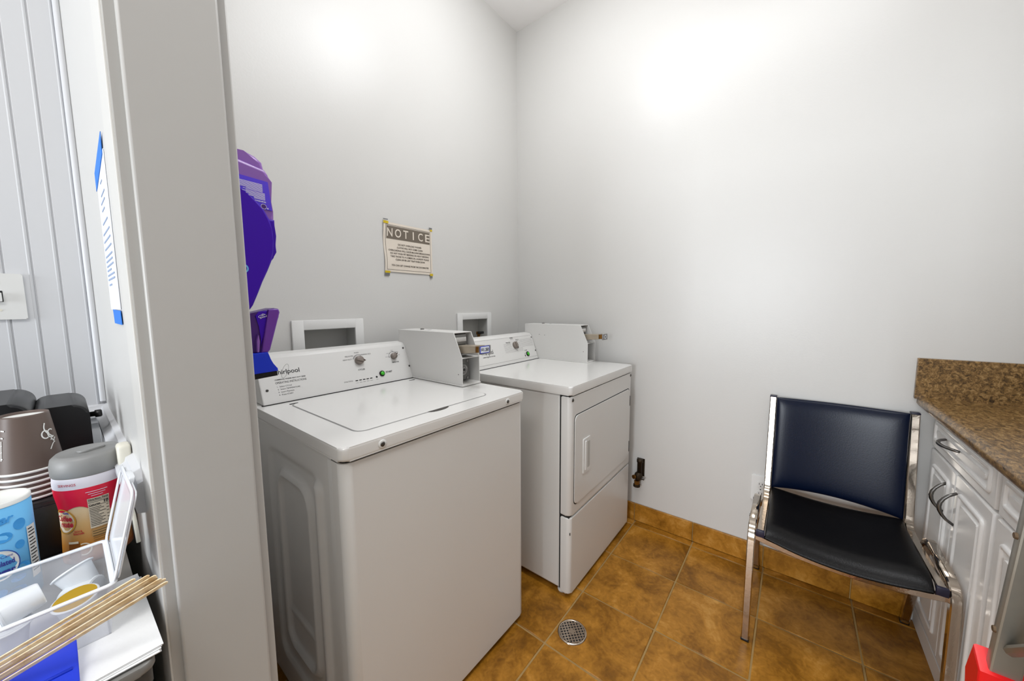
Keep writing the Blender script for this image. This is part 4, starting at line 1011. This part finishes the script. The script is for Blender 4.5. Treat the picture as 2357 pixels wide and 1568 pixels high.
# sugar canister
sg = V((-0.0905, 0.985, HZ)); srf = lambda v: 0.0375
su = thing('sugar_canister', 'light blue sugar canister with white top', 'canister', sg)
obj('canister_body', lathe([(0.0375, 0.0), (0.0375, 0.164)], sg, n=40), 'bluelab', su, True)
tp_ = obj('canister_top', lathe([(0.0378, 0.162), (0.0378, 0.168), (0.0365, 0.1695), (0.0345, 0.1665), (0.0, 0.1665)], sg, n=40, cap=False), 'cup_w', su, True)
bm = nb(); add_disc(bm, lambda u, v, d=0.0: sg + V((u, v, 0.167 + d)), -0.006, -0.010, 0.011, 0.006, 0.0003); obj('pour_hole', bm, 'counterdark', tp_)
sa0 = math.atan2(-sg.y, -sg.x)
sww = wrap(sg, srf, sg.z, sa0)
bm = nb()
for a, b, ru, rv in ((0.026, 0.128, 0.008, 0.009), (0.006, 0.115, 0.010, 0.008), (0.023, 0.095, 0.006, 0.007), (0.022, 0.058, 0.010, 0.007), (0.016, 0.042, 0.009, 0.005), (0.013, 0.022, 0.011, 0.008), (-0.004, 0.028, 0.007, 0.006), (0.004, 0.140, 0.009, 0.004)):
    add_disc(bm, sww, a, b, ru, rv, 0.0005, 16)
obj('pale_print', bm, 'blue2', su)
bm = nb(); add_text(bm, 'Sugar', sww, 0.020, 0.138, width=0.040, height=0.013, align='R', bold=0.02, shear=0.3, d=0.0008); obj('script_lettering', bm, 'blue2', su)
bm = nb(); add_disc(bm, sww, -0.004, 0.072, 0.023, 0.024, 0.0008, 32); ov = obj('logo_oval', bm, 'cup_w', su)
bm = nb(); add_text(bm, 'Pure Cane', sww, 0.013, 0.083, width=0.026, height=0.0045, align='R', d=0.0012); add_text(bm, 'Granulated', sww, 0.014, 0.071, width=0.033, height=0.0085, align='R', bold=0.02, d=0.0012); add_text(bm, 'Sugar', sww, 0.014, 0.057, width=0.026, height=0.0095, align='R', bold=0.03, d=0.0012)
add_ring(bm, sww, -0.004, 0.072, 0.0235, 0.0255, 0.0009, 0.0012, a0=-30, a1=120)
obj('oval_lettering', bm, 'navy', ov)
bm = nb(); add_quad(bm, sww, 0.0335, 0.050, 0.030, 0.118, 0.0010, 6, 2); sfp = obj('facts_panel', bm, 'cup_w', su)
bm = nb()
for i in range(14): add_quad(bm, sww, 0.0350, 0.0350 + (0.012 if i % 3 else 0.008), 0.112 - i * 0.0055, 0.1138 - i * 0.0055, 0.0014, 4, 1)
obj('facts_print', bm, 'ink', sfp)

# coffee drawer, stacked cups, coffee maker
dwr = thing('pod_drawer', 'black box under the stack of brown cups', 'box', (-0.09, 1.16, HZ))
obj('drawer_case', box(-0.20, -0.020, 1.085, 1.225, HZ, 0.939, bev=0.006), 'black', dwr)
obj('drawer_face', box(-0.195, -0.025, 1.080, 1.087, HZ + 0.006, 0.932, bev=0.002), 'black', dwr)
cb = V((-0.0575, 1.150, 0.940))
GC = 'brown cups stacked upside down'
names = ['lowest brown paper cup of the upside-down stack', 'second cup from the bottom of the brown upside-down stack', 'third cup from the bottom of the brown upside-down stack',
         'fourth cup from the bottom of the brown upside-down stack', 'fifth cup from the bottom of the brown upside-down stack', 'topmost brown paper cup of the upside-down stack with white script']
CHh = 0.108; step = 0.0105
for i in range(6):
    b = cb + V((0, 0, i * step))
    t = thing('paper_cup', names[i], 'cup', b, GC)
    obj('cup_wall', lathe([(0.0415, 0.004), (0.0305, CHh - 0.003), (0.0300, CHh), (0.0285, CHh), (0.0283, CHh - 0.006), (0.0400, 0.004)], b, n=36, cap=False), 'cup', t, True)
    obj('rolled_rim', lathe([(0.0410, 0.0), (0.0432, 0.0012), (0.0437, 0.0030), (0.0430, 0.0046), (0.0410, 0.0052), (0.0402, 0.003)], b, n=36, cap=False), 'cup_w', t, True)
    if i == 5:
        obj('cup_base', lathe([(0.0283, CHh - 0.005), (0.0, CHh - 0.005)], b, n=36, cap=False), 'cup_w', t)
        rc = lambda v: 0.0415 + (0.0305 - 0.0415) * v / CHh
        ac = math.atan2(-b.y, -b.x)
        def cupw(u, v, d=0.0):
            r_ = rc(v) + 0.0006 + d; a = ac + u / 0.036; return V((b.x + r_ * math.cos(a), b.y + r_ * math.sin(a), b.z + v))
        bm = nb()
        def flat_path(pts, w=0.0022):
            pr = []
            for q, (u, v) in enumerate(pts):
                u2, v2 = pts[min(q + 1, len(pts) - 1)]; u1, v1 = pts[max(q - 1, 0)]; L = math.hypot(u2 - u1, v2 - v1) or 1
                nx, ny = -(v2 - v1) / L * w / 2, (u2 - u1) / L * w / 2
                pr.append((bm.verts.new(cupw(u + nx, v + ny)), bm.verts.new(cupw(u - nx, v - ny))))
            for a_, b_ in zip(pr, pr[1:]): bm.faces.new((a_[0], a_[1], b_[1], b_[0]))
        # script flourish as on the printed cup
        flat_path([(0.030 - 0.006 * math.sin(t_ * 3.4) + 0.008 * (t_ - 0.5), 0.088 - 0.030 * t_) for t_ in [k_ / 14 for k_ in range(15)]])
        flat_path([(0.0235 + 0.0055 * math.cos(a_), 0.066 + 0.0075 * math.sin(a_)) for a_ in [k_ / 14 * 5.4 for k_ in range(15)]])
        flat_path([(0.033 + 0.006 * math.cos(a_), 0.066 + 0.008 * math.sin(a_)) for a_ in [0.8 + k_ / 14 * 4.6 for k_ in range(15)]])
        flat_path([(0.030 + 0.009 * t_, 0.053 + 0.003 * math.sin(t_ * 9)) for t_ in [k_ / 12 for k_ in range(13)]], 0.0018)
        flat_path([(0.026 + 0.011 * t_, 0.036 + 0.012 * math.sin(t_ * 1.7)) for t_ in [k_ / 12 for k_ in range(13)]], 0.0018)
        for vv, ww in ((0.085, 0.006), (0.072, 0.004), (0.058, 0.002), (0.046, 0.002), (0.034, 0.003)): flat_path([(-0.034, vv), (-0.034 + ww, vv - 0.001)], 0.0024)
        flat_path([(-0.033, 0.03 + 0.036 * t_) for t_ in [k_ / 6 for k_ in range(7)]], 0.0016)
        obj('white_script', bm, 'cup_w', t)
cm = thing('coffee_maker', 'black coffee maker with side water tank against the beadboard wall', 'coffee maker', (-0.12, 1.36, HZ))
obj('machine_body', prism(rrect(-0.30, -0.052, HZ, 1.106, (0.030, 0.030, 0.004, 0.004), 8), XZ, 1.250, 1.48, bev=0.006), 'black', cm)
wt = obj('water_tank', prism(rrect(-0.055, 0.026, HZ, 1.084, (0.026, 0.020, 0.004, 0.004), 8), XZ, 1.268, 1.46, bev=0.005), 'black', cm)
obj('tank_knob', lathe([(0.006, 0), (0.006, 0.010), (0.009, 0.011), (0.009, 0.020), (0.007, 0.022)], (0.024, 1.31, 1.048), (1, 0, 0), n=16), 'black', wt, True)
obj('drip_tray', box(-0.26, -0.075, 1.240, 1.30, HZ, HZ + 0.03, bev=0.004), 'black', cm)

# clear box with open lid, pods, stir sticks
BX0, BX1, BY0, BY1, BZ0, BZ1 = -0.150, 0.0180, 0.730, 0.882, NZ, 0.915
cbx = thing('clear_box', 'frosted clear plastic box with its lid standing open', 'box', ((BX0 + BX1) / 2, (BY0 + BY1) / 2, BZ0))
t = 0.0022
obj('box_floor', box(BX0 + 0.008, BX1 - 0.008, BY0 + 0.008, BY1 - 0.008, BZ0, BZ0 + t), 'clear', cbx)
def wallq(a, b, a2, b2, nrm):
    bm = nb(); a, b, a2, b2, nrm = V(a), V(b), V(a2), V(b2), V(nrm)
    o = [bm.verts.new(p) for p in (a, b, b2, a2)]; q = [bm.verts.new(p + nrm * t) for p in (a, b, b2, a2)]
    bm.faces.new(o[::-1]); bm.faces.new(q)
    for i in range(4): bm.faces.new((o[i], o[(i + 1) % 4], q[(i + 1) % 4], q[i]))
    return bm
e = 0.008
obj('box_wall', wallq((BX0 + e, BY0 + e, BZ0), (BX1 - e, BY0 + e, BZ0), (BX0, BY0, BZ1), (BX1, BY0, BZ1), (0, 1, 0)), 'clear', cbx)
obj('box_wall', wallq((BX0 + e, BY1 - e, BZ0), (BX1 - e, BY1 - e, BZ0), (BX0, BY1, BZ1), (BX1, BY1, BZ1), (0, -1, 0)), 'clear', cbx)
obj('box_wall', wallq((BX1 - e, BY0 + e, BZ0), (BX1 - e, BY1 - e, BZ0), (BX1, BY0, BZ1), (BX1, BY1, BZ1), (-1, 0, 0)), 'clear', cbx)
obj('box_wall', wallq((BX0 + e, BY0 + e, BZ0), (BX0 + e, BY1 - e, BZ0), (BX0, BY0, BZ1), (BX0, BY1, BZ1), (1, 0, 0)), 'clear', cbx)
rimp = fillet([(BX0, BY0 + 0.02, BZ1), (BX0, BY1, BZ1), (BX1, BY1, BZ1), (BX1, BY0, BZ1), (BX0, BY0, BZ1), (BX0, BY0 + 0.02, BZ1)], 0.008, 4)
obj('box_rim', tube(rimp, 0.0022, 8, rx=0.004), 'clear_rim', cbx, True)
# open lid hinged along the right end
l0 = V((BX1 + 0.003, 0, BZ1)); l1 = V((0.0480, 0, 1.034)); dl = (l1 - l0).normalized(); nl = V((dl.z, 0, -dl.x))
def lidf(u, v, d): p = l0 + dl * v + nl * d; return V((p.x, u, p.z))
LL = (l1 - l0).length
obj('lid_panel', prism(rrect(BY0 + 0.002, BY1 - 0.002, 0.0, LL, 0.012), lidf, 0.0, 0.0018), 'clear_rim', cbx)
lp = [V(lidf(u, v, -0.003)) for u, v in rrect(BY0 + 0.003, BY1 - 0.003, 0.001, LL - 0.001, 0.012)]
obj('lid_edge', tube(lp, 0.0016, 6, rx=0.006, up=tuple(nl), closed=True), 'clear_rim', cbx, True)
obj('lid_clip', prism(rrect(0.785, 0.825, LL - 0.004, LL + 0.008, 0.003), lidf, -0.003, 0.003, bev=0.001), 'clear_rim', cbx)
obj('hinge_strip', prism(rrect(BY0 + 0.02, BY1 - 0.02, -0.006, 0.004, 0.002), lidf, -0.001, 0.0012), 'clear_rim', cbx)
lt = obj('blue_latch', prism([(0.660, 0.8415), (0.666, 0.8410), (0.708, 0.849), (0.731, 0.868), (0.728, 0.874), (0.706, 0.856), (0.660, 0.849)], YZ, -0.135, -0.0200, bev=0.002), 'blue', cbx)
obj('latch_rib', tube([(-0.130, 0.684, 0.8525), (-0.025, 0.684, 0.8525)], 0.0025, 8), 'blue', lt, True)

GP = 'creamer pods in the clear box'
def pod(label, c, ax, m_lid, lid_up):
    tpod = thing('creamer_pod', label, 'creamer pod', c, GP)
    ax = V(ax).normalized(); c = V(c)
    obj('pod_cup', lathe([(0.0145, 0.0), (0.0160, 0.002), (0.0205, 0.034), (0.0215, 0.036)], c, ax, n=28), 'pod', tpod, True)
    obj('pod_rim', lathe([(0.0215, 0.0345), (0.0235, 0.0352), (0.0235, 0.0368), (0.0215, 0.0375)], c, ax, n=28), 'pod', tpod, True)
    obj('pod_foil', lathe([(0.0212, 0.0374), (0.0212, 0.0380)], c, ax, n=28), m_lid, tpod)
    return tpod
pod('white creamer pod tipped against the far corner of the clear box', (-0.006, 0.842, 0.866), (-0.25, 0.35, 0.55), 'pod', True)
pod('white creamer pod with yellow foil top in the clear box', (-0.014, 0.790, NZ + 0.012), (-0.10, -0.12, 0.9), 'foil', True)
pod('white creamer pod lying on its side at the left of the clear box', (-0.046, 0.812, NZ + 0.062), (-0.9, -0.15, -0.16), 'pod', False)
pod('white creamer pod standing upright under the one on its side', (-0.078, 0.800, NZ + 0.0026), (0, 0, 1), 'pod', True)
pod('white creamer pod lying under the tipped one', (-0.030, 0.838, NZ + 0.025), (0.8, -0.5, 0.05), 'pod', False)
pk = bpy.data.objects['creamer_pod.001']
# stir sticks
GS = 'wooden stir sticks lying across the clear box'
A = V((-0.112, 0.7130, 0.8620)); B = V((0.0535, 0.640, 0.944))
dirn = (B - A).normalized(); sd = dirn.cross(V((0, 0, 1))).normalized(); up = sd.cross(dirn).normalized()
lab = ['uppermost wooden stir stick of the bundle, set apart', 'second wooden stir stick from the top of the bundle', 'third wooden stir stick from the top of the bundle', 'fourth wooden stir stick from the top of the bundle', 'fifth wooden stir stick from the top of the bundle', 'sixth wooden stir stick from the top of the bundle', 'lowest wooden stir stick of the bundle']
offs = [(0.0, 0.0170, -0.016), (0.000, 0.0110, -0.004), (0.0022, 0.0068, 0.002), (-0.0008, 0.0028, 0.0), (0.0012, -0.0012, 0.003), (-0.001, -0.0052, 0.005), (0.0018, -0.0092, 0.006)]
for i, (o1, o2, ex) in enumerate(offs):
    tw = math.radians(random.uniform(55, 72)); wv = (sd * math.cos(tw) + up * math.sin(tw)); nv_ = dirn.cross(wv).normalized()
    L = (B - A).length + ex; base = A + sd * o1 + up * o2
    pts = [(0, -0.0024), (L - 0.003, -0.0024), (L - 0.001, -0.002), (L, 0), (L - 0.001, 0.002), (L - 0.003, 0.0024), (0, 0.0024)]
    bm = prism(pts, lambda u, v, d: base + dirn * u + wv * v + nv_ * d, -0.0007, 0.0007)
    o = obj('stir_stick', bm, 'wood'); tag(o, lab[i], 'stir stick', GS)
# cords by the stub wall
o = obj('power_cord', tube(fillet([(0.050, 1.20, HZ + 0.004), (0.0555, 1.13, 0.90), (0.0560, 1.10, 0.95), (0.052, 1.06, 0.99)], 0.03, 6), 0.0035, 8), 'black', None, True)
tag(o, 'black power cord hanging beside the creamer canister', 'cord')
pg = thing('wall_adapter', 'bone coloured plug adapter on the stub wall above the counter', 'adapter', (DX0, 1.0, 0.96))
obj('adapter_body', box(DX0 - 0.020, DX0 - 0.001, 0.990, 1.025, 0.985, 1.040, bev=0.006, seg=3), 'bone', pg)
obj('adapter_cord', tube(fillet([(DX0 - 0.014, 1.0, 0.987), (DX0 - 0.016, 0.985, 0.955), (DX0 - 0.010, 0.96, 0.92), (DX0 - 0.008, 0.95, 0.86)], 0.02, 5), 0.003, 8), 'bone', pg, True)
